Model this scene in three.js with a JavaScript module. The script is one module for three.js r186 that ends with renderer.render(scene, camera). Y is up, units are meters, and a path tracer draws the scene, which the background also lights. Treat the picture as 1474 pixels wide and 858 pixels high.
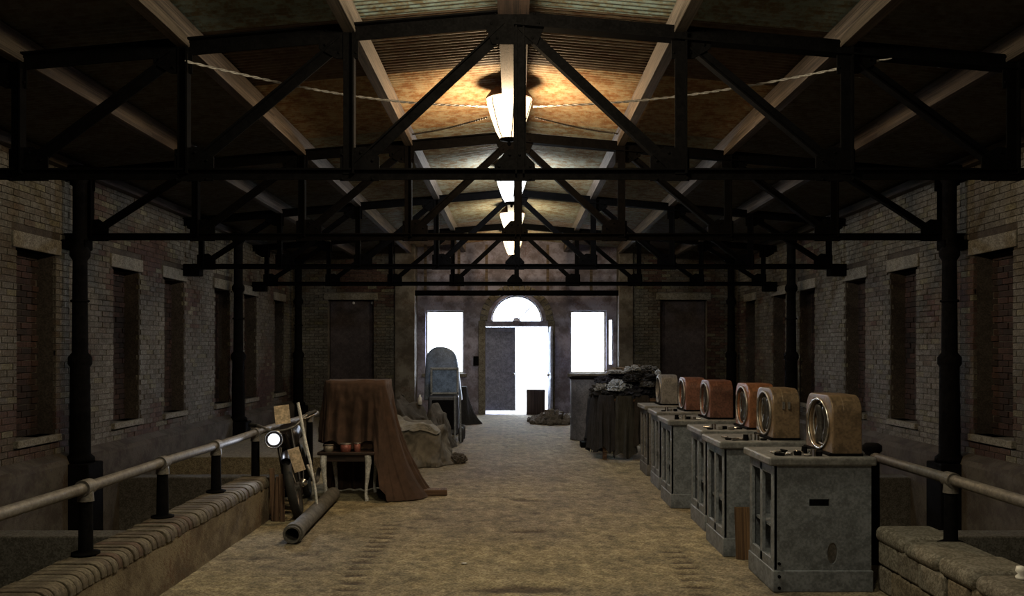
import * as THREE from 'three';
import { mergeGeometries, toCreasedNormals } from 'three/addons/utils/BufferGeometryUtils.js';
import { RoundedBoxGeometry } from 'three/addons/geometries/RoundedBoxGeometry.js';
import { ImprovedNoise } from 'three/addons/math/ImprovedNoise.js';
import { RectAreaLightUniformsLib } from 'three/addons/lights/RectAreaLightUniformsLib.js';

// ------------------------------------------------------------------ camera, sky, exposure
const scene = new THREE.Scene();
const FOCAL = 1277, HX = 741, HY = 503;                       // focal length and horizon point in pixels of the 1474 x 858 frame
const camera = new THREE.PerspectiveCamera(2 * Math.atan(HY / FOCAL) * 180 / Math.PI, (2 * HX) / (2 * HY), 0.1, 200);
camera.position.set(0, 1.7, 0);
camera.lookAt(0, 1.7, -10);
camera.setViewOffset(2 * HX, 2 * HY, 0, 0, 1474, 858);
camera.updateProjectionMatrix();
scene.add(camera);
const renderer = new THREE.WebGLRenderer({ antialias: true });
renderer.toneMapping = THREE.LinearToneMapping;
renderer.toneMappingExposure = 1.0;
renderer.shadowMap.enabled = true;
RectAreaLightUniformsLib.init();
scene.background = new THREE.Color().setRGB(0.74, 0.84, 1.0);  // even overcast daylight
scene.backgroundIntensity = 20;

// ------------------------------------------------------------------ helpers
function mulberry(a) { return () => { a |= 0; a = a + 0x6D2B79F5 | 0; let t = Math.imul(a ^ a >>> 15, 1 | a); t = t + Math.imul(t ^ t >>> 7, 61 | t) ^ t; return ((t ^ t >>> 14) >>> 0) / 4294967296; }; }
const rnd = mulberry(71);
const rr = (a, b) => a + (b - a) * rnd();
const noise = new ImprovedNoise();
const n3 = (x, y, z) => noise.noise(x, y, z);
const fbm = (x, y, z, o = 4) => { let s = 0, a = 0.5; for (let i = 0; i < o; i++) { s += a * n3(x, y, z); x *= 2.03; y *= 2.03; z *= 2.03; a *= 0.5; } return s; };
const clamp = (v, a, b) => Math.max(a, Math.min(b, v));
const sm = (a, b, v) => { const t = clamp((v - a) / (b - a), 0, 1); return t * t * (3 - 2 * t); };
const lerp = (a, b, t) => a + (b - a) * t;

function uvMetres(g) {                                        // box-projected texture coordinates in metres
  if (g.index) g = g.toNonIndexed();
  const p = g.attributes.position, n = p.count, uv = new Float32Array(n * 2);
  const a = new THREE.Vector3(), b = new THREE.Vector3(), c = new THREE.Vector3();
  for (let i = 0; i < n; i += 3) {
    a.fromBufferAttribute(p, i); b.fromBufferAttribute(p, i + 1); c.fromBufferAttribute(p, i + 2);
    const nn = b.clone().sub(a).cross(c.clone().sub(a));
    const x = Math.abs(nn.x), y = Math.abs(nn.y), z = Math.abs(nn.z);
    [a, b, c].forEach((v, k) => {
      const [u, w] = x >= y && x >= z ? [v.z, v.y] : y >= z ? [v.z, v.x] : [v.x, v.y];
      uv[(i + k) * 2] = u; uv[(i + k) * 2 + 1] = w;
    });
  }
  g.setAttribute('uv', new THREE.BufferAttribute(uv, 2));
  return g;
}
const strip = (g) => { g = g.index ? g.toNonIndexed() : g; for (const k of Object.keys(g.attributes)) if (!['position', 'normal', 'uv', 'color'].includes(k)) g.deleteAttribute(k); return g; };
const merge = (list) => list.length === 1 ? strip(list[0]) : mergeGeometries(list.map(strip));
const at = (g, x = 0, y = 0, z = 0, rx = 0, ry = 0, rz = 0) => g.applyMatrix4(new THREE.Matrix4().compose(new THREE.Vector3(x, y, z), new THREE.Quaternion().setFromEuler(new THREE.Euler(rx, ry, rz)), new THREE.Vector3(1, 1, 1)));
const box = (x0, x1, y0, y1, z0, z1) => at(new THREE.BoxGeometry(Math.abs(x1 - x0), Math.abs(y1 - y0), Math.abs(z1 - z0)), (x0 + x1) / 2, (y0 + y1) / 2, (z0 + z1) / 2);
const rbox = (x0, x1, y0, y1, z0, z1, r = 0.008, s = 2) => at(new RoundedBoxGeometry(Math.abs(x1 - x0), Math.abs(y1 - y0), Math.abs(z1 - z0), s, r), (x0 + x1) / 2, (y0 + y1) / 2, (z0 + z1) / 2);
const V = (x, y, z) => new THREE.Vector3(x, y, z);
function bar(a, b, w, h, roll = 0) {                           // straight bar of section w x h between two points
  const d = b.clone().sub(a), g = new THREE.BoxGeometry(w, h, d.length());
  const m = new THREE.Matrix4().lookAt(b, a, Math.abs(d.y) > 0.95 * d.length() ? V(0, 0, 1) : V(0, 1, 0));
  g.rotateZ(roll); g.applyMatrix4(m); g.translate((a.x + b.x) / 2, (a.y + b.y) / 2, (a.z + b.z) / 2); return g;
}
function rod(a, b, r, r2 = r, seg = 12) {
  const d = b.clone().sub(a), g = new THREE.CylinderGeometry(r2, r, d.length(), seg);
  g.applyQuaternion(new THREE.Quaternion().setFromUnitVectors(V(0, 1, 0), d.clone().normalize()));
  g.translate((a.x + b.x) / 2, (a.y + b.y) / 2, (a.z + b.z) / 2); return g;
}
const tube = (pts, r, seg = 32, rs = 8) => new THREE.TubeGeometry(new THREE.CatmullRomCurve3(pts), seg, r, rs, false);
const lathe = (pts, seg = 24) => new THREE.LatheGeometry(pts.map(([r, y]) => new THREE.Vector2(r, y)), seg);
const extr = (shape, depth, bevel = 0) => new THREE.ExtrudeGeometry(shape, { depth, bevelEnabled: bevel > 0, bevelSize: bevel, bevelThickness: bevel, bevelSegments: 2, curveSegments: 20 });
const poly = (pts) => { const s = new THREE.Shape(); pts.forEach(([x, y], i) => i ? s.lineTo(x, y) : s.moveTo(x, y)); s.closePath(); return s; };
const rectHole = (x0, x1, y0, y1) => { const p = new THREE.Path(); p.moveTo(x0, y0); p.lineTo(x1, y0); p.lineTo(x1, y1); p.lineTo(x0, y1); p.closePath(); return p; };

const used = {};
function numbered(name) { const k = used[name] = (used[name] ?? -1) + 1; return k ? name + '_' + String(k).padStart(3, '0') : name; }
function tag(o, label, category, group, kind) { o.userData.label = label; o.userData.category = category; if (group) o.userData.group = group; if (kind) o.userData.kind = kind; return o; }
function mesh(name, geos, mat, parent) {
  const g = Array.isArray(geos) ? merge(geos) : strip(geos);
  const m = new THREE.Mesh(uvMetres(g), mat); m.castShadow = m.receiveShadow = true;
  m.name = parent === scene ? numbered(name) : name; parent.add(m); return m;
}
function thing(name, label, category, [x, y, z] = [0, 0, 0], turn = 0, group) {
  const o = new THREE.Group(); o.name = numbered(name); o.position.set(x, y, z); o.rotation.y = turn; scene.add(o);
  return tag(o, label, category, group);
}
function struct(name, label, category) { const o = new THREE.Group(); o.name = numbered(name); scene.add(o); return tag(o, label, category, null, 'structure'); }
function solid(name, label, category, geos, mat, group) { return tag(mesh(name, geos, mat, scene), label, category, group); }
function lump(rx, ry, rz, { seed = 0, amp = 0.25, fr = 2.2, ridge = 0.5, det = 24, flat = true } = {}) {   // crumpled cloth or sack
  const g = new THREE.IcosahedronGeometry(1, det), p = g.attributes.position, v = V(0, 0, 0);
  for (let i = 0; i < p.count; i++) {
    v.fromBufferAttribute(p, i);
    const a = fbm(v.x * fr + seed, v.y * fr + seed * 1.7, v.z * fr - seed, 4);
    const b = 1 - Math.abs(n3(v.x * fr * 1.6 - seed, v.y * fr * 1.1 + 3, v.z * fr * 1.6 + seed)) * 2;
    const s = 1 + amp * (a * 1.6 + ridge * (b - 0.6));
    let y = v.y * s * ry + ry * (flat ? 0.55 : 1);
    if (flat && y < 0) y *= 0.0;
    p.setXYZ(i, v.x * s * rx, y, v.z * s * rz);
  }
  g.computeVertexNormals(); return g;
}

// ------------------------------------------------------------------ procedural textures
function tileNoise(size, cells, seed) {                       // tileable value noise, several octaves
  const r = mulberry(seed), out = new Float32Array(size * size); let amp = 1, tot = 0;
  for (let c = cells; c <= size / 2 && amp > 0.04; c *= 2, amp *= 0.55) {
    const lat = Float32Array.from({ length: c * c }, () => r()); tot += amp;
    for (let j = 0; j < size; j++) for (let i = 0; i < size; i++) {
      const x = i / size * c, y = j / size * c, x0 = Math.floor(x), y0 = Math.floor(y), fx = x - x0, fy = y - y0, sx = fx * fx * (3 - 2 * fx), sy = fy * fy * (3 - 2 * fy);
      const L = (a, b) => lat[((b % c) + c) % c * c + ((a % c) + c) % c];
      out[j * size + i] += amp * ((L(x0, y0) * (1 - sx) + L(x0 + 1, y0) * sx) * (1 - sy) + (L(x0, y0 + 1) * (1 - sx) + L(x0 + 1, y0 + 1) * sx) * sy);
    }
  }
  for (let i = 0; i < out.length; i++) out[i] /= tot; return out;
}
const TS = 512;
const NA = tileNoise(TS, 4, 11), NB = tileNoise(TS, 16, 23), NC = tileNoise(TS, 64, 37);
function tex(fn, metres, srgb = true) {
  const d = new Uint8Array(TS * TS * 4);
  for (let j = 0; j < TS; j++) for (let i = 0; i < TS; i++) { const k = j * TS + i, c = fn(k, i, j); d[k * 4] = clamp(c[0], 0, 1) * 255; d[k * 4 + 1] = clamp(c[1], 0, 1) * 255; d[k * 4 + 2] = clamp(c[2], 0, 1) * 255; d[k * 4 + 3] = 255; }
  const t = new THREE.DataTexture(d, TS, TS); t.wrapS = t.wrapT = THREE.RepeatWrapping; t.magFilter = THREE.LinearFilter; t.minFilter = THREE.LinearMipmapLinearFilter; t.generateMipmaps = true;
  if (srgb) t.colorSpace = THREE.SRGBColorSpace; t.repeat.set(1 / (metres[0] ?? metres), 1 / (metres[1] ?? metres)); t.needsUpdate = true; return t;
}
const mix3 = (a, b, t) => [0, 1, 2].map((i) => lerp(a[i], b[i], t));
const grey = (v) => [v, v, v];
const T = {
  grime: tex((k) => grey(0.70 + 0.3 * sm(0.3, 0.7, NA[k] * 0.25 + NB[k] * 0.35 + NC[k] * 0.4)), 0.9),
  dirt: tex((k) => mix3([0.68, 0.66, 0.62], [1, 1, 0.98], sm(0.3, 0.7, NB[k] * 0.35 + NC[k] * 0.65)), 0.8),
  wood: tex((k, i, j) => { const kk = (j * TS + ((i >> 4) % TS)) % (TS * TS), v = NC[kk] * 0.6 + NB[kk] * 0.25 + NA[k] * 0.3; return mix3([0.45, 0.40, 0.36], [1, 0.97, 0.92], sm(0.3, 0.85, v)); }, [2.4, 0.5]),
  woodUp: tex((k, i, j) => { const kk = (i * TS + ((j >> 4) % TS)) % (TS * TS), v = NC[kk] * 0.6 + NB[kk] * 0.25 + NA[k] * 0.3; return mix3([0.45, 0.40, 0.36], [1, 0.97, 0.92], sm(0.3, 0.85, v)); }, [0.5, 2.4]),
  rust: tex((k) => { const t = sm(0.40, 0.66, NA[k] * 0.3 + NB[k] * 0.4 + NC[k] * 0.3); return mix3(mix3([0.78, 0.78, 0.74], [1, 1, 0.97], NC[k]), mix3([0.58, 0.45, 0.33], [0.80, 0.64, 0.48], NC[k]), t); }, 1.1),
  plaster: tex((k) => { const v = NA[k] * 0.55 + NB[k] * 0.3 + NC[k] * 0.15, t = sm(0.36, 0.62, v), u = sm(0.54, 0.74, NB[(k * 7 + 913) % (TS * TS)] * 0.5 + NA[(k + 51200) % (TS * TS)] * 0.5); return mix3(mix3([0.70, 0.66, 0.62], [1, 0.99, 0.97], t), [0.70, 0.52, 0.45], u * 0.6); }, 2.2),
  weave: tex((k, i, j) => grey(0.62 + 0.2 * ((i >> 1) % 2 ^ (j >> 1) % 2) + 0.35 * (NA[k] - 0.5) + 0.2 * (NB[k] - 0.5)), 0.7),
  bump: tex((k) => grey(NB[k] * 0.5 + NC[k] * 0.5), 0.5, false),
};
const col = (r, g, b) => new THREE.Color().setRGB(r, g, b);
function mat(c, { map = T.grime, rough = 0.85, metal = 0, bump = 0.002, side = THREE.FrontSide, ...more } = {}) {
  return new THREE.MeshStandardMaterial({ color: col(...c), map, roughness: rough, metalness: metal, bumpMap: bump ? T.bump : null, bumpScale: bump, side, ...more });
}
const soot = (c) => new THREE.MeshPhysicalMaterial({ color: col(...c), map: T.grime, roughness: 0.9, specularIntensity: 0.05 });   // flat black bitumen paint
const M = {
  steel: soot([0.0024, 0.0022, 0.0023]),
  iron: soot([0.0065, 0.0062, 0.0066]),
  timber: mat([0.10, 0.082, 0.07], { map: T.wood, rough: 0.85 }),
  ridge: mat([0.085, 0.05, 0.038], { map: T.wood, rough: 0.9 }),
  mortar: mat([0.10, 0.09, 0.078], { map: T.dirt, rough: 1, bump: 0.003 }),
  joint: mat([0.05, 0.04, 0.034], { map: T.dirt, rough: 1, bump: 0.003 }),
  lime: mat([0.14, 0.132, 0.12], { map: T.plaster, rough: 1, bump: 0.003 }),
  plaster: mat([0.29, 0.30, 0.43], { map: T.plaster, rough: 1, bump: 0.003 }),
  stone: mat([0.19, 0.18, 0.16], { map: T.dirt, rough: 0.95, bump: 0.004 }),
  render: mat([0.165, 0.137, 0.093], { map: T.plaster, rough: 1, bump: 0.006 }),
  trench: mat([0.25, 0.215, 0.15], { map: T.dirt, rough: 1, bump: 0.006 }),
  concrete: mat([0.12, 0.118, 0.115], { map: T.dirt, rough: 0.95, bump: 0.003 }),
  rail: mat([0.17, 0.155, 0.14], { map: T.grime, rough: 0.6, metal: 0.2, bump: 0.001 }),
  greyPaint: mat([0.205, 0.228, 0.262], { rough: 0.55, bump: 0.001 }),
  slab: mat([0.20, 0.20, 0.20], { map: T.grime, rough: 0.6, bump: 0.001 }),
  chrome: mat([0.5, 0.49, 0.48], { map: null, rough: 0.25, metal: 1, bump: 0 }),
  oldMetal: mat([0.30, 0.285, 0.27], { rough: 0.45, metal: 0.7, bump: 0.001 }),
  glass: new THREE.MeshPhysicalMaterial({ color: 0xffffff, roughness: 0.05, transmission: 1, thickness: 0, ior: 1.45 }),
  whitePaint: mat([0.78, 0.77, 0.75], { map: T.grime, rough: 0.6, bump: 0.001 }),
  doorPaint: mat([0.25, 0.28, 0.41], { map: T.grime, rough: 0.7 }),
  oldWood: mat([0.16, 0.10, 0.065], { map: T.wood, rough: 0.85 }),
  oldWoodUp: mat([0.16, 0.10, 0.065], { map: T.woodUp, rough: 0.85 }),
  blackRubber: mat([0.02, 0.02, 0.02], { rough: 0.75, bump: 0.001 }),
};

// ------------------------------------------------------------------ dimensions of the hall
const WALL = 5.6, ZBACK = 1.5, ZEND = -22.4, ZDOOR = -23.2, PANEL = 1.325, TRENCH = -0.95;
const roofY = (x) => 4.58 - 0.09 * Math.abs(x);
const NICHES = [4.4, 6.2, 8.6, 10.4, 12.8, 14.6, 17.0, 18.8, 21.1];            // distance of each blind window's middle
const NW = 0.43, NY0 = 0.67, NY1 = 2.85;

// ------------------------------------------------------------------ floor of the hall: beaten earth with two worn tracks
{
  const NXf = 150, pts = [], cols = [], idx = [];
  const zs = []; for (let z = 1.5; z > -23.6;) { zs.push(z); z -= (z > -12 && z < -4) ? 0.035 : 0.09; } zs.push(-23.6);
  const X0 = -2.75, X1 = 2.95;
  for (const z of zs) for (let i = 0; i <= NXf; i++) {
    const x = lerp(X0, X1, i / NXf), d = -z;
    let y = 0.012 * fbm(x * 1.1, 0.3, z * 1.1, 4) + 0.006 * n3(x * 9, 1, z * 9);
    const big = fbm(x * 0.55 + 7, 2.2, z * 0.35, 4), med = fbm(x * 3 + 1, 5, z * 3, 4), fine = fbm(x * 12, 8, z * 6, 3);
    let c = mix3([0.33, 0.285, 0.185], [0.25, 0.215, 0.16], sm(-0.25, 0.3, big));
    const f = 1 + 0.75 * med + 0.95 * fine; c = c.map((v) => v * f);
    let st = 0;
    for (const tx of [-1.2, 1.31]) {                          // rows of dark ruts
      const wob = tx + 0.06 * n3(d * 0.8, tx, 1), s = Math.abs(x - wob);
      const on = tx < 0 ? sm(6.0, 6.3, d) * (1 - sm(8.4, 9.0, d)) : sm(5.9, 6.2, d) * (1 - sm(7.5, 7.9, d));
      const dash = sm(0.15, 0.6, Math.sin(d * 2 * Math.PI / 0.19 + 2 * n3(d, 3, tx)) + 0.7 * n3(d * 3, x * 8, 4));
      st = Math.max(st, on * dash * (1 - sm(0.05, 0.13, s)) * 0.9);
    }
    for (const [sx, sd, rx, rz, k] of [[0.02, 6.28, 0.42, 0.10, 0.9], [0.1, 8.3, 0.24, 0.07, 0.8], [0.15, 10.0, 0.22, 0.09, 0.7], [1.0, 10.3, 0.14, 0.06, 0.5], [-1.75, 7.35, 0.18, 0.05, 0.5], [-2.2, 7.2, 0.25, 0.05, 0.4], [0.5, 8.3, 0.3, 0.05, 0.3], [-0.9, 8.9, 0.2, 0.08, 0.4], [-0.75, 7.6, 0.13, 0.05, 0.35], [0.8, 6.9, 0.2, 0.06, 0.3]]) {
      const q = Math.hypot((x - sx) / rx, (d - sd) / rz) + 0.7 * fbm(x * 7, sd, z * 7, 3);
      st = Math.max(st, k * (1 - sm(0.5, 1.1, q)));
    }
    c = mix3(c, [0.07, 0.05, 0.035], st); y -= 0.012 * st;
    if (x < -1.4 && d > 6.2 && d < 6.9) { const q = sm(0.55, 0.9, Math.sin(d * 2 * Math.PI / 0.16) + 0.4 * n3(x * 3, 1, d * 9)); c = mix3(c, [0.45, 0.40, 0.24], 0.45 * q * sm(-1.4, -1.7, x)); }   // straw pressed into the earth
    pts.push(x, y, z); cols.push(...c.map((v) => Math.max(0.01, v)));
  }
  for (let j = 0; j < zs.length - 1; j++) for (let i = 0; i < NXf; i++) { const a = j * (NXf + 1) + i, b = a + NXf + 1; idx.push(a, a + 1, b, a + 1, b + 1, b); }
  const g = new THREE.BufferGeometry(); g.setAttribute('position', new THREE.Float32BufferAttribute(pts, 3)); g.setAttribute('color', new THREE.Float32BufferAttribute(cols, 3)); g.setIndex(idx); g.computeVertexNormals();
  const uv = new Float32Array(pts.length / 3 * 2); for (let i = 0; i < uv.length / 2; i++) { uv[2 * i] = pts[3 * i]; uv[2 * i + 1] = pts[3 * i + 2]; }
  g.setAttribute('uv', new THREE.BufferAttribute(uv, 2));
  const fm = new THREE.MeshStandardMaterial({ vertexColors: true, map: T.dirt, roughness: 0.95, bumpMap: T.bump, bumpScale: 0.008 });
  const floor = new THREE.Mesh(g, fm); floor.name = numbered('floor'); floor.castShadow = floor.receiveShadow = true; scene.add(floor);
  tag(floor, 'beaten earth floor between the low walls, trodden and stained', 'floor', null, 'structure');
  const fb = struct('floor', 'sunken dark side channels and the slab under the earth floor', 'floor');
  mesh('platform_slab', [box(-2.75, 2.95, -1.15, -0.02, ZBACK, ZDOOR - 0.4)], M.concrete, fb);
  for (const s of [-1, 1]) {
    const xi = s < 0 ? -2.75 : 2.95;
    mesh('channel_bed', [box(xi, s * (WALL + 0.1), TRENCH - 0.2, TRENCH, ZBACK, -14)], M.trench, fb);
    mesh('side_floor', [box(xi, s * (WALL + 0.1), TRENCH - 0.2, -0.004, -14, ZDOOR - 0.4)], M.trench, fb);
    mesh('cross_kerb', [rbox(xi, s * 5.46, TRENCH, -0.06, -8.35, -8.65, 0.02)], M.concrete, fb);
    mesh('cross_kerb', [rbox(xi, s * 5.46, TRENCH, -0.06, -12.2, -12.5, 0.02)], M.concrete, fb);
  }
}

// ------------------------------------------------------------------ brick walls
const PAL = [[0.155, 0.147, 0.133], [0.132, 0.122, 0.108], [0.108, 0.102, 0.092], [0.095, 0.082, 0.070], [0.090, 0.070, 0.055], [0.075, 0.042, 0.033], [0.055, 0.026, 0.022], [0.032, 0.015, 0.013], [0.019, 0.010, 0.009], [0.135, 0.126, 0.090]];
const PALM = PAL.map((c) => mat(c, { map: T.dirt, rough: 0.95, bump: 0.004 }));
const FIELD = new THREE.MeshStandardMaterial({ vertexColors: true, map: T.dirt, roughness: 0.95, bumpMap: T.bump, bumpScale: 0.004 });
const BRICK = uvMetres(new THREE.BoxGeometry(1, 0.065, 1)); // length scaled in place
const brickGeo = {}; const brickOf = (len) => { const k = Math.round(len * 200) / 200; return brickGeo[k] ??= uvMetres(new RoundedBoxGeometry(k, 0.066, 0.05, 1, 0.006)); };
function limed(u, y, seed) {                                  // tone of a wall brick: lime wash worn through to red in patches
  const a = fbm(u * 0.7 + seed, y * 0.5, seed, 4) + 0.16 * (rnd() - 0.5), low = y < 0.95 + 0.5 * n3(u * 1.3, seed, 2) ? 0.12 : 0;
  const t = a - low; const k = t > 0.16 ? 0 : t > 0.04 ? 1 : t > -0.06 ? 2 : t > -0.13 ? 3 : t > -0.2 ? 4 : t > -0.3 ? 5 : 6;
  return rnd() < 0.08 ? 9 : k;
}
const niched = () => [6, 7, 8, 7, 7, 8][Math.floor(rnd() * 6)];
function layBricks(list, u0, u1, v0, v1, holes, place, tone) {
  let row = 0;
  for (let v = v0; v + 0.06 < v1; v += 0.075, row++) {
    const cuts = holes.filter((h) => v + 0.07 > h[2] && v < h[3]).sort((a, b) => a[0] - b[0]); let s = u0; const spans = [];
    for (const h of cuts) { if (h[0] > s) spans.push([s, h[0]]); s = Math.max(s, h[1]); } if (s < u1) spans.push([s, u1]);
    for (const [a, b] of spans) {
      let u = Math.floor(a / 0.225) * 0.225 - (row % 2 ? 0.1125 : 0);
      for (; u < b; u += 0.225) { const p = Math.max(u + 0.005, a), q = Math.min(u + 0.22, b); if (q - p > 0.045) list.push({ u: (p + q) / 2, v: v + 0.0375, len: q - p, tone: tone((p + q) / 2, v), place, out: rr(-0.004, 0.005), tilt: rr(-0.012, 0.012) }); }
    }
  }
}
function setBricks(list, parent, limit, score) {
  const scored = limit ? list.map((b) => [score(b), b]).sort((a, b) => b[0] - a[0]) : list.map((b) => [-1, b]);
  const rest = [], mtx = new THREE.Matrix4();
  scored.forEach(([s, b], i) => {
    const m = b.place(b); 
    if (i < limit && s > 0) { const o = new THREE.Mesh(brickOf(b.len), PALM[b.tone]); o.name = 'brick'; o.castShadow = o.receiveShadow = true; m.decompose(o.position, o.quaternion, o.scale); parent.add(o); }
    else rest.push([m, b]);
  });
  const unit = new THREE.BoxGeometry(1, 0.066, 0.05).toNonIndexed(), up = unit.attributes.position, un = unit.attributes.normal, n = up.count;
  const P = new Float32Array(rest.length * n * 3), N = new Float32Array(P.length), C = new Float32Array(P.length), U = new Float32Array(rest.length * n * 2), v = V(0, 0, 0), w = V(0, 0, 0), nm = new THREE.Matrix3();
  rest.forEach(([m, b], k) => {
    nm.getNormalMatrix(m); const c = PAL[b.tone], j = rr(0.85, 1.12), off = rnd() * 3;
    for (let i = 0; i < n; i++) {
      v.fromBufferAttribute(up, i); v.x *= b.len; const q = k * n + i;
      U[q * 2] = v.x + off; U[q * 2 + 1] = v.y + v.z + off * 1.7;
      v.applyMatrix4(m); w.fromBufferAttribute(un, i).applyMatrix3(nm).normalize();
      P.set([v.x, v.y, v.z], q * 3); N.set([w.x, w.y, w.z], q * 3); C.set([c[0] * j, c[1] * j, c[2] * j], q * 3);
    }
  });
  const g = new THREE.BufferGeometry(); g.setAttribute('position', new THREE.BufferAttribute(P, 3)); g.setAttribute('normal', new THREE.BufferAttribute(N, 3)); g.setAttribute('color', new THREE.BufferAttribute(C, 3)); g.setAttribute('uv', new THREE.BufferAttribute(U, 2));
  const o = new THREE.Mesh(g, FIELD); o.name = 'brickwork'; o.castShadow = o.receiveShadow = true; o.userData.kind = 'stuff'; parent.add(o);
}
function frameMatrix(pos, normal, tilt = 0) {                 // brick axes: x along the wall, y up, z out of the wall
  const x = V(0, 1, 0).cross(normal).normalize();
  return new THREE.Matrix4().makeBasis(x, V(0, 1, 0), normal).multiply(new THREE.Matrix4().makeRotationY(tilt)).setPosition(pos);
}
for (const s of [-1, 1]) {
  const w = struct(s < 0 ? 'wall_left' : 'wall_right', s < 0 ? 'long brick side wall behind the iron railing beside the motorcycle, with blind windows' : 'long brick side wall behind the grey cabinets, with blind windows', 'wall');
  // core: outer leaf whole, inner leaf with the recesses left out
  mesh('mortar', [box(s * (WALL + 0.24), s * (WALL + 0.5), TRENCH - 0.2, 4.75, ZBACK + 0.3, ZDOOR - 0.6)], M.mortar, w);
  const sh = poly([[ZBACK * -1 - 0.3, TRENCH - 0.2], [23.8, TRENCH - 0.2], [23.8, 4.75], [-ZBACK - 0.3, 4.75]]);
  for (const d of NICHES) sh.holes.push(rectHole(d - NW, d + NW, NY0, NY1));
  const g = extr(sh, 0.23); g.rotateY(Math.PI / 2); if (s < 0) g.translate(-WALL - 0.24, 0, 0); else g.translate(WALL + 0.01, 0, 0);   // shape x (distance) becomes -z
  mesh('pier_core', [g], M.joint, w);
  const list = [], holes = NICHES.map((d) => [d - NW, d + NW, NY0, NY1]);
  for (const d of NICHES) holes.push([d - NW - 0.1, d + NW + 0.1, NY1 - 0.01, NY1 + 0.2], [d - NW - 0.06, d + NW + 0.06, NY0 - 0.09, NY0 + 0.01]);
  layBricks(list, -1.5, 22.4, 0.42, 4.15, holes, (b) => frameMatrix(V(s * (WALL + 0.022 - b.out), b.v, -b.u), V(-s, 0, 0), b.tilt), (u, v) => limed(u, v, s < 0 ? 3.1 : 9.4));
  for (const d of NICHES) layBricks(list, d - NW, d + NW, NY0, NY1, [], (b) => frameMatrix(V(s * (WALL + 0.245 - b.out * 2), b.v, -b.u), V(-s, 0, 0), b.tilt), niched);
  setBricks(list, w, 300, (b) => { const x = Math.abs(s < 0 ? HX - WALL * FOCAL / b.u : HX + WALL * FOCAL / b.u - 1474), inside = s < 0 ? HX - WALL * FOCAL / b.u > 0 : HX + WALL * FOCAL / b.u < 1474, y = HY - (b.v - 1.7) * FOCAL / b.u; return inside && y > 40 && y < 800 && b.v < 3.1 ? 1e3 / (b.u * b.u) : -1; });
  for (const d of NICHES) {
    mesh('lintel', [rbox(s * (WALL - 0.025), s * (WALL + 0.22), NY1, NY1 + 0.185, -d + NW + 0.09, -d - NW - 0.09, 0.012)], M.stone, w);
    mesh('sill', [rbox(s * (WALL - 0.05), s * (WALL + 0.22), NY0 - 0.085, NY0, -d + NW + 0.05, -d - NW - 0.05, 0.012)], M.stone, w);
  }
  // plinth with a weathered sloping top
  const ps = poly([[0, TRENCH - 0.1], [0.17, TRENCH - 0.1], [0.17, 0.3], [0.14, 0.36], [0, 0.43]]), pg = extr(ps, ZBACK - ZEND);
  if (s < 0) pg.translate(-WALL - 0.01, 0, ZEND); else { pg.rotateY(Math.PI); pg.translate(WALL + 0.01, 0, ZBACK); }
  mesh('plinth', [pg], M.plinth ??= mat([0.068, 0.06, 0.05], { map: T.plaster, rough: 1, bump: 0.006 }), w);
}

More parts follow.
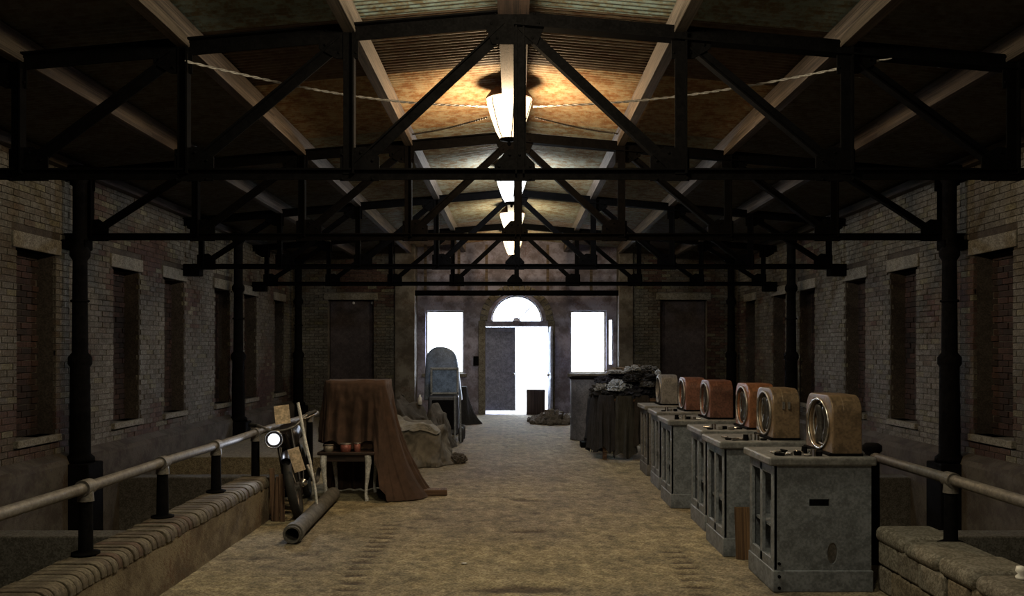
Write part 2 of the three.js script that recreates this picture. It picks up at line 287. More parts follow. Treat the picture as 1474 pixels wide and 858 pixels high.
// ------------------------------------------------------------------ end wall with door, fanlight, windows
const DW = { door: [-0.77, 0.87, 0, 2.32], left: [-2.34, -1.33, 1.06, 2.72], right: [1.45, 2.40, 1.06, 2.72], slit: [2.47, 2.57, 1.30, 2.48], fan: [0.05, 2.445, 0.67] };
{
  const w = struct('wall_end', 'far end wall with the arched doorway between two bright windows', 'wall');
  const sh = poly([[-2.75, -0.3], [2.85, -0.3], [2.85, 4.75], [-2.75, 4.75]]);
  for (const k of ['door', 'left', 'right', 'slit']) sh.holes.push(rectHole(...DW[k]));
  const f = new THREE.Path(); f.moveTo(DW.fan[0] - DW.fan[2], DW.fan[1]); f.absarc(DW.fan[0], DW.fan[1], DW.fan[2], Math.PI, 0, true); f.lineTo(DW.fan[0] - DW.fan[2], DW.fan[1]); sh.holes.push(f);
  const g = extr(sh, 0.34); g.translate(0, 0, ZDOOR - 0.34); mesh('plaster_face', [g], M.plaster, w);
  for (let i = 0; i < 19; i++) {                              // voussoirs round the arch
    const a = Math.PI * (i + 0.5) / 19, vg = new RoundedBoxGeometry(0.13, 0.2, 0.10, 1, 0.01);
    vg.rotateZ(a - Math.PI / 2); vg.translate(DW.fan[0] + 0.86 * Math.cos(a), DW.fan[1] + 0.86 * Math.sin(a), ZDOOR + 0.01); mesh('voussoir', [vg], M.stone, w);
  }
  for (const sx of [-0.86, 0.96]) mesh('door_jamb', [rbox(sx - 0.09, sx + 0.09, 0, 2.45, ZDOOR - 0.06, ZDOOR + 0.05, 0.01)], M.stone, w);
  mesh('transom', [rbox(-0.78, 0.88, 2.30, 2.45, ZDOOR - 0.26, ZDOOR - 0.06, 0.01)], M.doorPaint, w);
  for (const k of ['left', 'right']) mesh('sill', [rbox(DW[k][0] - 0.08, DW[k][1] + 0.08, 0.98, 1.07, ZDOOR - 0.3, ZDOOR + 0.09, 0.015)], M.stone, w);
  // returns and the nearer wall on both sides
  for (const s of [-1, 1]) {
    const xi = s < 0 ? -2.55 : 2.66;
    const lo = Math.min(xi, s * (WALL + 0.1)), hi = Math.max(xi, s * (WALL + 0.1));
    const rec = s < 0 ? [-4.72, -3.56] : [3.67, 4.86];
    const sh2 = poly([[lo, -0.3], [hi, -0.3], [hi, 4.75], [lo, 4.75]]); sh2.holes.push(rectHole(rec[0], rec[1], 0.75, 2.95));
    const g2 = extr(sh2, 0.22); g2.translate(0, 0, ZEND - 0.245); mesh('pier_core', [g2], M.lime, w);
    mesh('mortar', [box(lo, hi, -0.3, 4.75, ZEND - 0.245, ZDOOR - 0.3)], M.mortar, w);
    mesh('blind_panel', [rbox(rec[0] + 0.02, rec[1] - 0.02, 0.77, 2.93, ZEND - 0.23, ZEND - 0.2, 0.006)], M.panel ??= mat([0.075, 0.060, 0.065], { rough: 0.9 }), w);
    mesh('lintel', [rbox(rec[0] - 0.1, rec[1] + 0.1, 2.95, 3.12, ZEND - 0.2, ZEND + 0.02, 0.012)], M.stone, w);
    const list = [];
    layBricks(list, lo, hi, 0.0, 4.35, [[rec[0], rec[1], 0.75, 2.95], [rec[0] - 0.1, rec[1] + 0.1, 2.94, 3.12]], (b) => frameMatrix(V(b.u, b.v, ZEND - 0.02 + b.out), V(0, 0, 1), b.tilt), (u, v) => limed(u * 1.3, v, 5.5));
    setBricks(list, w, 0);
    mesh('pilaster', [rbox(s < 0 ? -3.02 : 2.62, s < 0 ? -2.52 : 2.98, 0, 4.3, ZEND - 0.1, ZEND + 0.09, 0.02)], M.lime, w);
  }
  mesh('lintel_beam', [rbox(-2.55, 2.66, 3.06, 3.19, ZEND - 0.14, ZEND + 0.02, 0.01)], M.steel, w);
  for (const y of [3.36, 3.74]) mesh('batten', [rbox(-2.5, 2.6, y, y + 0.05, ZEND - 0.12, ZEND - 0.03, 0.008)], M.timber, w);
  for (let i = 0; i < 5; i++) { const x = [-2.3, -1.45, -0.75, 0.8, 1.9][i]; mesh('stud', [box(x, x + 0.07, 3.19, 4.35, ZEND - 0.1, ZEND - 0.04)], M.timber, w); }
  // glazing
  for (const k of ['left', 'right', 'slit']) {
    const [x0, x1, y0, y1] = DW[k], wi = struct({ left: 'window_1', right: 'window_2', slit: 'window_3' }[k], { left: 'bright window behind the upright hooded machine', right: 'bright window above the tall grey drum', slit: 'narrow bright slit window beside the window over the grey drum' }[k], 'window');
    const b = k === 'slit' ? 0.012 : 0.05, z0 = ZDOOR - 0.24, z1 = ZDOOR - 0.18;
    mesh('window_frame', [rbox(x0, x0 + b, y0, y1, z0, z1, 0.004), rbox(x1 - b, x1, y0, y1, z0, z1, 0.004), rbox(x0 + b, x1 - b, y0, y0 + b, z0, z1, 0.004), rbox(x0 + b, x1 - b, y1 - b, y1, z0, z1, 0.004)], M.whitePaint, wi);
    mesh('pane', [box(x0 + b, x1 - b, y0 + b, y1 - b, ZDOOR - 0.212, ZDOOR - 0.21)], M.glass, wi);
  }
  const fw = struct('window_4', 'half round fanlight over the double door', 'window'), [fx, fy, fr] = DW.fan;
  const ring = new THREE.Shape(); ring.absarc(fx, fy, fr, 0, Math.PI, false); ring.lineTo(fx - fr + 0.04, fy); ring.absarc(fx, fy, fr - 0.04, Math.PI, 0, true); ring.closePath();
  const rg = extr(ring, 0.05); rg.translate(0, 0, ZDOOR - 0.24); mesh('window_frame', [rg], M.whitePaint, fw);
  const hub = new THREE.Shape(); hub.absarc(fx, fy, 0.1, 0, Math.PI, false); hub.closePath(); const hg = extr(hub, 0.05); hg.translate(0, 0, ZDOOR - 0.24); mesh('hub', [hg], M.whitePaint, fw);
  for (const a of [0.25, 0.5, 0.75]) mesh('glazing_bar', [bar(V(fx + 0.09 * Math.cos(a * Math.PI), fy + 0.09 * Math.sin(a * Math.PI), ZDOOR - 0.215), V(fx + 0.64 * Math.cos(a * Math.PI), fy + 0.64 * Math.sin(a * Math.PI), ZDOOR - 0.215), 0.014, 0.03)], M.whitePaint, fw);
  const pn = new THREE.Shape(); pn.absarc(fx, fy, fr - 0.03, 0, Math.PI, false); pn.closePath(); const png = extr(pn, 0.002); png.translate(0, 0, ZDOOR - 0.212); mesh('pane', [png], M.glass, fw);
  // double door: one leaf shut, one swung into the hall
  const leaf = (o) => {
    mesh('leaf', [rbox(0, 0.79, 0.09, 2.29, -0.025, 0.025, 0.005)], M.doorPaint, o);
    for (const [y0, y1] of [[0.25, 0.95], [1.1, 2.15]]) for (const [x0, x1] of [[0.09, 0.37], [0.43, 0.70]]) mesh('door_panel', [rbox(x0, x1, y0, y1, 0.022, 0.036, 0.01)], M.doorPaint, o);
    mesh('handle', [rod(V(0.74, 1.05, 0.025), V(0.74, 1.05, 0.08), 0.012), at(new THREE.SphereGeometry(0.032, 12, 8), 0.74, 1.05, 0.09)], M.oldMetal, o);
  };
  const d1 = struct('door_1', 'closed blue grey leaf of the double door', 'door'); d1.position.set(-0.77, 0, ZDOOR - 0.16); leaf(d1);
  const d2 = struct('door_2', 'open leaf of the double door swung inward', 'door'); d2.position.set(0.9, 0, ZDOOR - 0.08); d2.rotation.y = -Math.PI / 2 + 0.05; leaf(d2);
  const ow = struct('wall_back', 'plain plastered wall closing the hall behind the viewer', 'wall'); mesh('plaster_face', [box(-WALL - 0.5, WALL + 0.5, TRENCH - 0.2, 4.8, ZBACK, ZBACK + 0.3)], M.plaster, ow);
  const gr = solid('ground', 'pale open yard seen through the doorway', 'ground', [box(-30, 30, -0.4, -0.03, ZDOOR - 0.36, -70)], mat([0.55, 0.55, 0.54], { map: T.dirt, rough: 1 })); gr.userData.kind = 'structure';
}

// ------------------------------------------------------------------ roof: corrugated sheets on timber purlins
{
  const c = struct('ceiling', 'shallow corrugated iron roof on timber purlins', 'ceiling');
  const tones = { pale: [0.27, 0.345, 0.36], brown: [0.10, 0.072, 0.048], tan: [0.40, 0.31, 0.205], grey: [0.30, 0.31, 0.27], straw: [0.33, 0.30, 0.21], outerShade: [0.10, 0.098, 0.092] };  // last entry: shade away from the lamps, painted into the outer sheets
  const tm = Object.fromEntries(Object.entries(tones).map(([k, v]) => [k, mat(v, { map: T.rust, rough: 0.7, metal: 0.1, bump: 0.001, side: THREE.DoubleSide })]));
  const LEN = 2.98, geos = [];
  for (let variant = 0; variant < 3; variant++) {             // a sheet: corrugations run down the slope
    const n = 66, P = [], I = [], U = [];
    for (let i = 0; i <= n; i++) { const z = -i / n * 0.80, y = 0.009 * Math.sin(i / n * 0.80 / 0.076 * 2 * Math.PI); for (const [x, q] of [[0, 0], [LEN, 1]]) { P.push(x, y, z); U.push(x + variant * 0.37, z + variant * 0.53); } }
    for (let i = 0; i < n; i++) { const a = i * 2; I.push(a, a + 1, a + 2, a + 1, a + 3, a + 2); }
    const g = new THREE.BufferGeometry(); g.setAttribute('position', new THREE.Float32BufferAttribute(P, 3)); g.setAttribute('uv', new THREE.Float32BufferAttribute(U, 2)); g.setIndex(I); g.computeVertexNormals(); geos.push(g);
  }
  const ang = Math.atan(0.09); let row = 0;
  for (let z = ZBACK + 0.2; z > ZDOOR - 0.5; z -= 0.76, row++) for (const s of [-1, 1]) for (const half of [0, 1]) {
    const d = -z, key = half ? 'outerShade' : d < 6.8 ? 'pale' : d < 8.2 ? 'brown' : d < 11 ? 'tan' : d < 13.6 ? 'grey' : d < 17 ? 'straw' : rnd() < 0.5 ? 'grey' : 'tan';
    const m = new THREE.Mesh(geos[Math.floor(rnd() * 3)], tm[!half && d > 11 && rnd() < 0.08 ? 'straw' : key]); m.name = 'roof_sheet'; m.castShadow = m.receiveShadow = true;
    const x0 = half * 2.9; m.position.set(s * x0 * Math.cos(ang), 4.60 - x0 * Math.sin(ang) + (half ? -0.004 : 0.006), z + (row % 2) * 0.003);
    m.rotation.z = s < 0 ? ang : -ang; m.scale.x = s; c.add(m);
  }
  for (const s of [-1, 1]) for (let k = 1; k <= 3; k++) { const x = s * k * PANEL, y = roofY(x); mesh('purlin', [rbox(x - 0.05, x + 0.05, y - 0.225, y - 0.012, ZBACK, ZEND + (k === 1 ? -0.7 : 0), 0.006)], M.timber, c); }
  mesh('ridge_beam', [rbox(-0.115, 0.095, 4.40, 4.575, ZBACK, ZDOOR, 0.008), box(-0.135, 0.115, 4.38, 4.405, ZBACK, ZDOOR)], M.ridge, c);
  for (const s of [-1, 1]) mesh('wall_plate', [rbox(s * (WALL - 0.12), s * (WALL + 0.2), 3.93, 4.05, ZBACK, ZEND, 0.01)], M.timber, c);
  mesh('ridge_cap', [box(-0.2, 0.2, 4.60, 4.63, ZBACK, ZDOOR - 0.5)], tm.grey, c);
}

// ------------------------------------------------------------------ steel trusses
{
  const topY = (k) => 4.345 - 0.118 * Math.abs(k), BY = 3.10, KX = 0.04;
  const t = thing('roof_truss', 'black riveted steel roof truss in front of the orange lantern, holding the long stay wires', 'truss', [0, 0, -7.1], 0, 'roof trusses');
  const ang = (a, b, w) => [bar(a, b, 0.012, w), bar(a.clone().add(V(0, w / 2 - 0.006, 0)), b.clone().add(V(0, w / 2 - 0.006, 0)), w * 1.1, 0.012)];
  const member = (a, b, w) => { const d = b.clone().sub(a).normalize(), nrm = V(-d.y, d.x, 0); const off = nrm.clone().multiplyScalar(w / 2 - 0.006); const g1 = bar(a, b, w, 0.012), g = Math.abs(d.y) > 0.95 ? [bar(a, b, w, 0.014), bar(a.clone().add(V(w / 2 - 0.006, 0, 0)), b.clone().add(V(w / 2 - 0.006, 0, 0)), 0.014, w)] : [bar(a, b, 0.014, w), bar(a.clone().add(off), b.clone().add(off), w, 0.014)]; return g; };
  for (const s of [-1, 1]) mesh('top_chord', member(V(s * (WALL + 0.05), topY(WALL / PANEL), 0), V(0, topY(0), 0), 0.125), M.steel, t);
  mesh('bottom_chord', member(V(-WALL - 0.05, BY, 0), V(WALL + 0.05, BY, 0), 0.085), M.steel, t);
  mesh('king_post', [bar(V(KX, BY, 0), V(KX, topY(0), 0), 0.10, 0.012), bar(V(KX + 0.03, BY, 0), V(KX + 0.03, topY(0), 0), 0.014, 0.09), bar(V(KX - 0.03, BY, 0), V(KX - 0.03, topY(0), 0), 0.014, 0.09)], M.steel, t);
  for (const s of [-1, 1]) for (let k = 1; k <= 4; k++) {
    if (k < 5) mesh('post', member(V(s * k * PANEL, BY, 0.01), V(s * k * PANEL, topY(k), 0.01), 0.09), M.steel, t);
    mesh('diagonal', member(V(s * (k * PANEL - 0.05), BY + 0.05, -0.02), V(s * ((k - 1) * PANEL + 0.06) + (k === 1 ? 0 : 0), topY(k - 1) - 0.06, -0.02), 0.085), M.steel, t);
  }
  const plate = (x, y, pts) => {
    const g = extr(poly(pts), 0.012, 0.002); g.translate(x, y, -0.006); const riv = [g];
    for (const [px, py] of pts) for (const f of [0.78]) riv.push(at(new THREE.SphereGeometry(0.012, 6, 4), x + px * f, y + py * f, 0.012));
    mesh('gusset', riv, M.steel, t);
  };
  for (let k = -4; k <= 4; k++) {
    const x = k * PANEL, s = Math.sign(k) || 1;
    plate(x, BY, k === 0 ? [[-0.16, -0.05], [0.16, -0.05], [0.16, 0.08], [0.05, 0.2], [-0.05, 0.2], [-0.16, 0.08]] : [[s * 0.07, -0.05], [s * 0.07, 0.2], [-s * 0.12, 0.22], [-s * 0.24, 0.14], [-s * 0.24, -0.05]].map((p) => p));
    plate(x, topY(k), k === 0 ? [[-0.24, -0.05], [-0.18, -0.2], [0.18, -0.2], [0.24, -0.05], [0.2, 0.05], [-0.2, 0.05]] : [[-s * 0.07, 0.06], [-s * 0.07, -0.2], [s * 0.1, -0.2], [s * 0.24, -0.12], [s * 0.24, 0.03]]);
  }
  for (const s of [-1, 1]) mesh('wall_bracket', [rbox(s * (WALL - 0.3), s * (WALL + 0.05), BY - 0.16, BY - 0.04, -0.1, 0.1, 0.01)], M.steel, t);
  [[11.05, 'black riveted steel roof truss between the orange lantern and the cool white lantern'], [15.0, 'black riveted steel roof truss just behind the cool white lantern'], [18.95, 'black riveted steel roof truss closest to the arched doorway']].forEach(([d, l]) => { const c = t.clone(); c.name = numbered('roof_truss'); c.position.z = -d; c.userData = { ...t.userData, label: l }; scene.add(c); });
}
// iron columns standing on the plinth against the walls
{
  const prof = [[0, 0], [0.17, 0], [0.17, 0.06], [0.125, 0.10], [0.115, 1.18], [0.14, 1.22], [0.14, 1.30], [0.095, 1.36], [0.085, 2.5], [0.12, 2.56], [0.12, 2.62], [0.085, 2.68], [0.085, 3.45], [0.16, 3.6], [0.16, 3.66], [0, 3.66]];
  for (const s of [-1, 1]) for (const d of [4.8, 11.0, 17.3, 22.1]) {
    const o = thing('iron_column', 'dark cast iron column with collars against the brick side wall', 'column', [s * 5.39, TRENCH, -d], 0, 'iron columns along the side walls');
    if (d > 14) o.position.y = 0;
    const base = d > 14 ? 0.3 : 0.3 - TRENCH; mesh('pedestal', [rbox(-0.2, 0.2, 0, base, -0.2, 0.2, 0.02)], M.iron, o);
    mesh('shaft', [at(lathe(prof, 20), 0, base, 0)], M.iron, o);
    mesh('clamp', [at(new THREE.TorusGeometry(0.098, 0.016, 8, 20), 0, base + 2.0, 0, Math.PI / 2)], M.iron, o);
  }
}

// ------------------------------------------------------------------ lanterns along the ridge
function lantern(x, y, d, c, cd, label, group) {
  const o = thing('lantern', label, 'lamp', [x, y, -d], 0, group);
  mesh('cap', [lathe([[0, 0.40], [0.055, 0.40], [0.06, 0.345], [0.13, 0.325], [0.20, 0.275], [0.246, 0.215], [0.254, 0.190], [0.246, 0.188], [0.21, 0.235], [0, 0.24]], 32)], M.cap ??= mat([0.10, 0.05, 0.04], { rough: 0.6, bump: 0.001 }), o);
  mesh('hanger', [rod(V(0, 0.39, 0), V(0, 4.42 - y, 0), 0.018)], M.iron, o);
  const gm = new THREE.MeshStandardMaterial({ color: 0xffffff, emissive: col(...c), emissiveIntensity: 3.2, roughness: 0.4 });
  mesh('glass', [lathe([[0, 0.186], [0.238, 0.184], [0.241, 0.15], [0.205, 0.02], [0.145, -0.15], [0.098, -0.235], [0, -0.24]], 24)], gm, o);
  for (let i = 0; i < 6; i++) { const a = i * Math.PI / 3 + 0.3; mesh('rib', [tube([[0.241, 0.18], [0.243, 0.15], [0.207, 0.02], [0.147, -0.15], [0.100, -0.24]].map(([r, yy]) => V(r * Math.cos(a), yy, r * Math.sin(a))), 0.005, 12, 6)], M.iron, o); }
  mesh('finial', [lathe([[0, -0.31], [0.016, -0.30], [0.024, -0.28], [0.012, -0.262], [0.055, -0.25], [0.103, -0.242], [0.103, -0.23], [0, -0.228]], 16)], M.iron, o);
  const L = new THREE.PointLight(col(...c), cd, 0, 2); L.position.set(0, 0, 0); L.castShadow = true; L.shadow.radius = 9; o.add(L);
  return o;
}
const warm = [1, 0.72, 0.42], mild = [1, 0.86, 0.58], white = [0.93, 0.97, 1];
lantern(-0.05, 4.2, 1.6, mild, 13, 'warm lantern over the open near end of the hall', 'lanterns over the near floor');
lantern(-0.05, 4.2, 5.5, mild, 22, 'warm lantern over the open near end of the hall', 'lanterns over the near floor');
lantern(-0.06, 4.2, 9.56, warm, 22, 'large orange glowing lantern held by two pairs of stay wires');
lantern(-0.05, 4.2, 13.7, white, 14, 'cool white glowing lantern behind the orange glowing one');
lantern(-0.05, 4.2, 17.6, mild, 9, 'pale warm lantern hung next after the cool white one');
lantern(-0.05, 4.2, 21.4, warm, 5, 'orange lantern hung closest to the arched doorway');
{ // stay wires
  const wires = [[V(-0.26, 4.30, -9.5), V(-2.62, 3.99, -7.05)], [V(0.2, 4.30, -9.5), V(3.0, 4.02, -7.05)], [V(-0.3, 4.22, -9.62), V(-1.27, 4.38, -11.05)], [V(0.22, 4.22, -9.62), V(1.33, 4.38, -11.05)]];
  wires.forEach(([a, b], i) => {
    const pts = []; for (let k = 0; k <= 10; k++) { const t = k / 10; pts.push(a.clone().lerp(b, t).add(V(0, -(i < 2 ? 0.09 : 0.02) * Math.sin(Math.PI * t), 0))); }
    const curve = new THREE.CatmullRomCurve3(pts), gs = [];
    for (const ph of [0, Math.PI]) { const q = []; const n = 120; for (let k = 0; k <= n; k++) { const p = curve.getPoint(k / n), w = k * 0.9 + ph; q.push(p.add(V(0, 0.006 * Math.cos(w), 0.006 * Math.sin(w)))); } gs.push(tube(q, 0.007, 240, 5)); }
    solid('stay_wire', i < 2 ? 'long twisted cable from the orange lantern to the truss in front of it' : 'short twisted cable from the orange lantern to the truss behind it', 'cable', gs, M.wire ??= mat([0.30, 0.28, 0.26], { rough: 0.5, metal: 0.4, bump: 0 }), i < 2 ? 'long stay wires' : 'short stay wires');
  });
}

// ------------------------------------------------------------------ low walls and pipe rails
{
  const p = thing('low_wall', 'low rendered wall with a coping of rounded bricks under the railing', 'wall');
  mesh('wall_face', [rbox(-2.75, -2.45, -0.01, 0.345, -2, -8.92, 0.01)], M.render, p);
  const s = new THREE.Shape(); s.moveTo(-0.15, 0); s.lineTo(0.155, 0); s.lineTo(0.155, 0.01); s.absarc(0.085, 0.01, 0.07, 0, Math.PI / 2, false); s.lineTo(-0.13, 0.08); s.lineTo(-0.15, 0.06); s.closePath();
  const cg = uvMetres(extr(s, 0.056, 0.004)); const ms = [[0.13, 0.108, 0.08], [0.108, 0.085, 0.062], [0.15, 0.13, 0.098], [0.105, 0.066, 0.046]].map((c) => mat(c, { map: T.dirt, bump: 0.004 }));
  for (let z = -2.02; z > -8.88; z -= 0.075) { const m = new THREE.Mesh(cg, ms[Math.floor(rnd() * 4)]); m.name = 'coping_brick'; m.castShadow = m.receiveShadow = true; m.position.set(-2.6 + rr(-0.006, 0.006), 0.345 + rr(-0.003, 0.006), z - 0.062); m.rotation.set(rr(-0.02, 0.02), rr(-0.03, 0.03), 0); p.add(m); }
  const q = thing('low_wall', 'low rubble stone wall with a pale rounded coping beside the near grey cabinet', 'wall');
  mesh('wall_core', [rbox(2.60, 2.92, -0.01, 0.36, -2, -6.26, 0.01)], M.mortar, q);
  const sm_ = [mat([0.22, 0.21, 0.19], { map: T.dirt, bump: 0.006 }), mat([0.19, 0.175, 0.155], { map: T.dirt, bump: 0.006 }), mat([0.20, 0.17, 0.13], { map: T.dirt, bump: 0.006 })];
  let row = 0; for (const [y0, y1] of [[0.0, 0.18], [0.19, 0.36]]) { for (let z = -2.0; z > -6.1;) { const l = Math.min(rr(0.2, 0.36), z + 6.29); if (l > 0.05) { const g = rbox(2.545 + rr(0, 0.02), 2.70, y0, y1 + rr(-0.01, 0.01), z, z - l + 0.012, 0.025, 2); mesh('stone', [g], sm_[Math.floor(rnd() * 3)], q); } z -= l; } row++; }
  for (let z = -2.0; z > -6.2;) { const l = Math.min(rr(0.38, 0.55), z + 6.3); if (l > 0.06) mesh('coping_stone', [rbox(2.53 + rr(0, 0.015), 2.95, 0.345, 0.455 + rr(-0.006, 0.006), z, z - l + 0.008, 0.052, 5)], sm_[Math.floor(rnd() * 2)], q); z -= l; }
}
function railing(name, label, x, d0, d1, posts, y0s, capped) {
  const r = thing(name, label, 'railing');
  const wob = []; for (let i = 0; i <= 8; i++) wob.push(V(x, 0.845 + rr(-0.004, 0.004), -lerp(d0, d1, i / 8)));
  mesh('handrail', [tube(wob, 0.036, 40, 14)], M.rail, r);
  posts.forEach((d, i) => {
    const y0 = y0s[i];
    mesh('post', [at(lathe([[0, 0], [0.085, 0], [0.085, 0.02], [0.045, 0.03], [0.040, 0.80 - y0], [0, 0.80 - y0]], 14), x, y0, -d)], M.iron, r);
    mesh('collar', [at(new THREE.CylinderGeometry(0.05, 0.05, 0.10, 16), x, 0.845, -d, Math.PI / 2), at(new THREE.CylinderGeometry(0.044, 0.05, 0.06, 14), x, 0.79, -d)], M.rail, r);
  });
  if (capped) mesh('end_post', [at(lathe([[0, 0], [0.1, 0], [0.1, 0.04], [0.06, 0.06], [0.055, 0.88], [0.075, 0.9], [0.075, 0.94], [0.05, 0.96], [0, 0.96]], 16), x, -0.01, -d1)], M.iron, r);
  return r;
}
railing('pipe_railing', 'rusty pipe railing on short iron posts over the rounded brick coping', -2.66, 1.9, 11.9, [3.1, 4.3, 5.5, 6.7, 7.9, 9.1, 10.3, 11.5], [0.425, 0.425, 0.425, 0.425, 0.425, 0, 0, 0], false);
railing('pipe_railing', 'pipe railing over the rubble stone wall ending in a capped iron post', 2.86, 1.9, 7.1, [3.4, 4.6, 5.82], [0.42, 0.42, 0.42], true);
solid('insulator', 'small white porcelain insulator lying on the rubble stone coping', 'insulator', [at(lathe([[0, 0], [0.026, 0], [0.03, 0.015], [0.016, 0.03], [0.03, 0.045], [0.024, 0.07], [0, 0.075]], 16), 2.74, 0.455, -4.80)], mat([0.85, 0.84, 0.80], { map: null, rough: 0.25, bump: 0 }));

// ------------------------------------------------------------------ grey pedestal cabinets along the right
function cabinet(x, d, w, dep, h, label, detail) {
  const o = thing('pedestal_cabinet', label, 'cabinet', [x, 0, -d], 0);
  const e = 0.02, P = detail === 'dark' ? (M.greyDark ??= mat([0.15, 0.15, 0.155], { rough: 0.6, bump: 0.001 })) : M.greyPaint;
  mesh('plinth', [rbox(-0.012, w + 0.012, 0, 0.15, 0.012, -dep - 0.012, 0.008)], P, o);
  const fp = poly([[0, 0.15], [w, 0.15], [w, h - 0.06], [0, h - 0.06]]);
  if (detail === 'slot') { fp.holes.push(rectHole(w * 0.36, w * 0.57, 0.60, 0.65)); const el = new THREE.Path(); el.absellipse(w * 0.6, 0.27, 0.036, 0.075, 0, Math.PI * 2, true); fp.holes.push(el); }
  const fg = extr(fp, e); fg.translate(0, 0, -e); mesh('front_panel', [fg], P, o);
  if (detail === 'slot') { mesh('hole_cover', [box(w * 0.6 - 0.045, w * 0.6 + 0.045, 0.18, 0.36, -e - 0.004, -e - 0.012)], M.oldMetal, o); for (const [bx, by] of [[0.03, 0.20], [0.03, 0.11], [0.03, 0.03]]) mesh('bolt', [at(new THREE.CylinderGeometry(0.012, 0.012, 0.012, 6), bx, by, 0.014, Math.PI / 2)], M.iron, o); }
  mesh('back_panel', [box(0, w, 0.15, h - 0.06, -dep, -dep + e)], P, o);
  mesh('side_panel', [box(w - e, w, 0.15, h - 0.06, -e, -dep + e)], P, o);
  mesh('bottom', [box(e, w - e, 0.15, 0.17, -e, -dep + e)], P, o);
  const st = (z0, z1) => mesh('stile', [rbox(-0.004, 0.022, 0.15, h - 0.06, z0, z1, 0.004)], P, o);
  st(0.0, -0.07); st(-dep * 0.5 + 0.03, -dep * 0.5 - 0.03); st(-dep + 0.07, -dep);
  mesh('rail', [rbox(-0.004, 0.022, 0.15, 0.22, -0.07, -dep + 0.07, 0.004)], P, o); mesh('rail', [rbox(-0.004, 0.022, h - 0.13, h - 0.06, -0.07, -dep + 0.07, 0.004)], P, o);
  mesh('shelf', [box(0.03, w - e, 0.42, 0.435, -e - 0.02, -dep + e)], P, o);
  mesh('partition', [box(0.05, 0.06, 0.17, 0.6, -dep * 0.12, -dep * 0.42)], P, o);
  mesh('top_slab', [rbox(-0.045, w + 0.03, h - 0.06, h, 0.035, -dep - 0.035, 0.016, 3)], M.slab, o);
  return o;
}
// machine heads: arched housing with an oval opening on the aisle side
const HEAD = { copper: mat([0.30, 0.13, 0.065], { map: T.grime, rough: 0.42, metal: 0.35, bump: 0.001 }), brass: mat([0.21, 0.145, 0.088], { map: T.grime, rough: 0.45, metal: 0.25, bump: 0.001 }), red: mat([0.19, 0.085, 0.058], { map: T.grime, rough: 0.45, metal: 0.25, bump: 0.001 }), grey: mat([0.17, 0.16, 0.155], { rough: 0.6, bump: 0.001 }) };
function arch(wd, h, r) { const s = new THREE.Shape(); s.moveTo(0, 0); s.lineTo(wd, 0); s.lineTo(wd, h - r); s.absarc(wd - r, h - r, r, 0, Math.PI / 2, false); s.lineTo(r, h); s.absarc(r, h - r, r, Math.PI / 2, Math.PI, false); s.closePath(); return s; }
function head(x, y, d, w, len, h, body, label, slots = false, rim = M.oldMetal) {
  const category = 'machine';
  const o = thing('machine_head', label, category, [x, y, -d]);
  const s = arch(len, h, 0.12); const el = new THREE.Path(); el.absellipse(len / 2, h / 2, len * 0.39, h * 0.42, 0, Math.PI * 2, true); s.holes.push(el);
  const put = (g, dx = 0) => { g.rotateY(Math.PI / 2); g.translate(dx, 0, 0); return g; };      // outline runs away from the viewer, thickness to the right
  mesh('housing', [put(extr(s, 0.07, 0.008), 0.01)], body, o);
  mesh('back_shell', [put(extr(arch(len, h, 0.12), w - 0.09, 0.008), 0.085)], body, o);
  const ell = (rx, ry, r) => { const pts = []; for (let i = 0; i < 40; i++) { const a = i / 40 * Math.PI * 2; pts.push(V(-0.004, h / 2 + ry * Math.sin(a), -len / 2 + rx * Math.cos(a))); } return new THREE.TubeGeometry(new THREE.CatmullRomCurve3(pts, true), 60, r, 8, true); };
  mesh('rim', [ell(len * 0.40, h * 0.43, 0.010)], rim, o);
  mesh('inner_rim', [ell(len * 0.33, h * 0.36, 0.007).translate(0.03, 0, 0)], M.oldMetal, o);
  for (const k of [0.36, 0.64]) mesh('spindle', [at(lathe([[0, 0], [0.035, 0.0], [0.045, 0.05], [0.03, 0.12], [0.028, 0.2], [0.045, 0.26], [0.03, 0.3], [0, 0.3]], 14), 0.045, h * 0.14, -len * k)], M.gun ??= mat([0.07, 0.065, 0.062], { rough: 0.4, metal: 0.5, bump: 0 }), o);
  mesh('throat', [box(0.075, 0.08, h * 0.06, h * 0.94, -len * 0.1, -len * 0.9)], body, o);
  mesh('foot', [rbox(-0.02, w + 0.01, -0.002, 0.022, 0.01, -len - 0.01, 0.006)], M.iron, o);
  if (slots) for (const k of [0.35, 0.55]) mesh('vent_slot', [box(w * k, w * k + 0.018, h * 0.62, h * 0.76, 0.022, 0.004)], M.oldMetal, o);
  return o;
}
const CH = 0.945, CAB = [
  [1.82, 6.22, 'slot', 'near grey metal cabinet with a dark slot in its front, beside the stone wall'],
  [1.72, 7.28, '', 'grey metal cabinet just behind the one with the dark slot, small board at its foot'],
  [1.78, 8.28, '', 'grey metal cabinet set back in the row, third from the stone wall'],
  [1.68, 9.50, '', 'grey metal cabinet jutting out into the aisle, fourth from the stone wall'],
  [1.75, 10.72, '', 'grey metal cabinet fifth from the stone wall with two bare side openings'],
  [1.78, 11.90, 'dark', 'dark grey metal cabinet last in the row, next to the heap of clothes'],
];
for (const [x, d, k, l] of CAB) cabinet(x, d, 0.68, 0.64, CH, l, k);
head(2.24, CH, 6.27, 0.21, 0.55, 0.42, HEAD.brass, 'tan machine head with oval chrome rim on the near slotted cabinet', false, M.chrome);
head(2.14, CH, 7.36, 0.22, 0.5, 0.42, HEAD.brass, 'olive tan machine head with two vent slots on the second cabinet', true);
head(2.20, CH, 8.34, 0.24, 0.5, 0.42, HEAD.copper, 'bright orange machine head partly hidden behind the olive tan one');
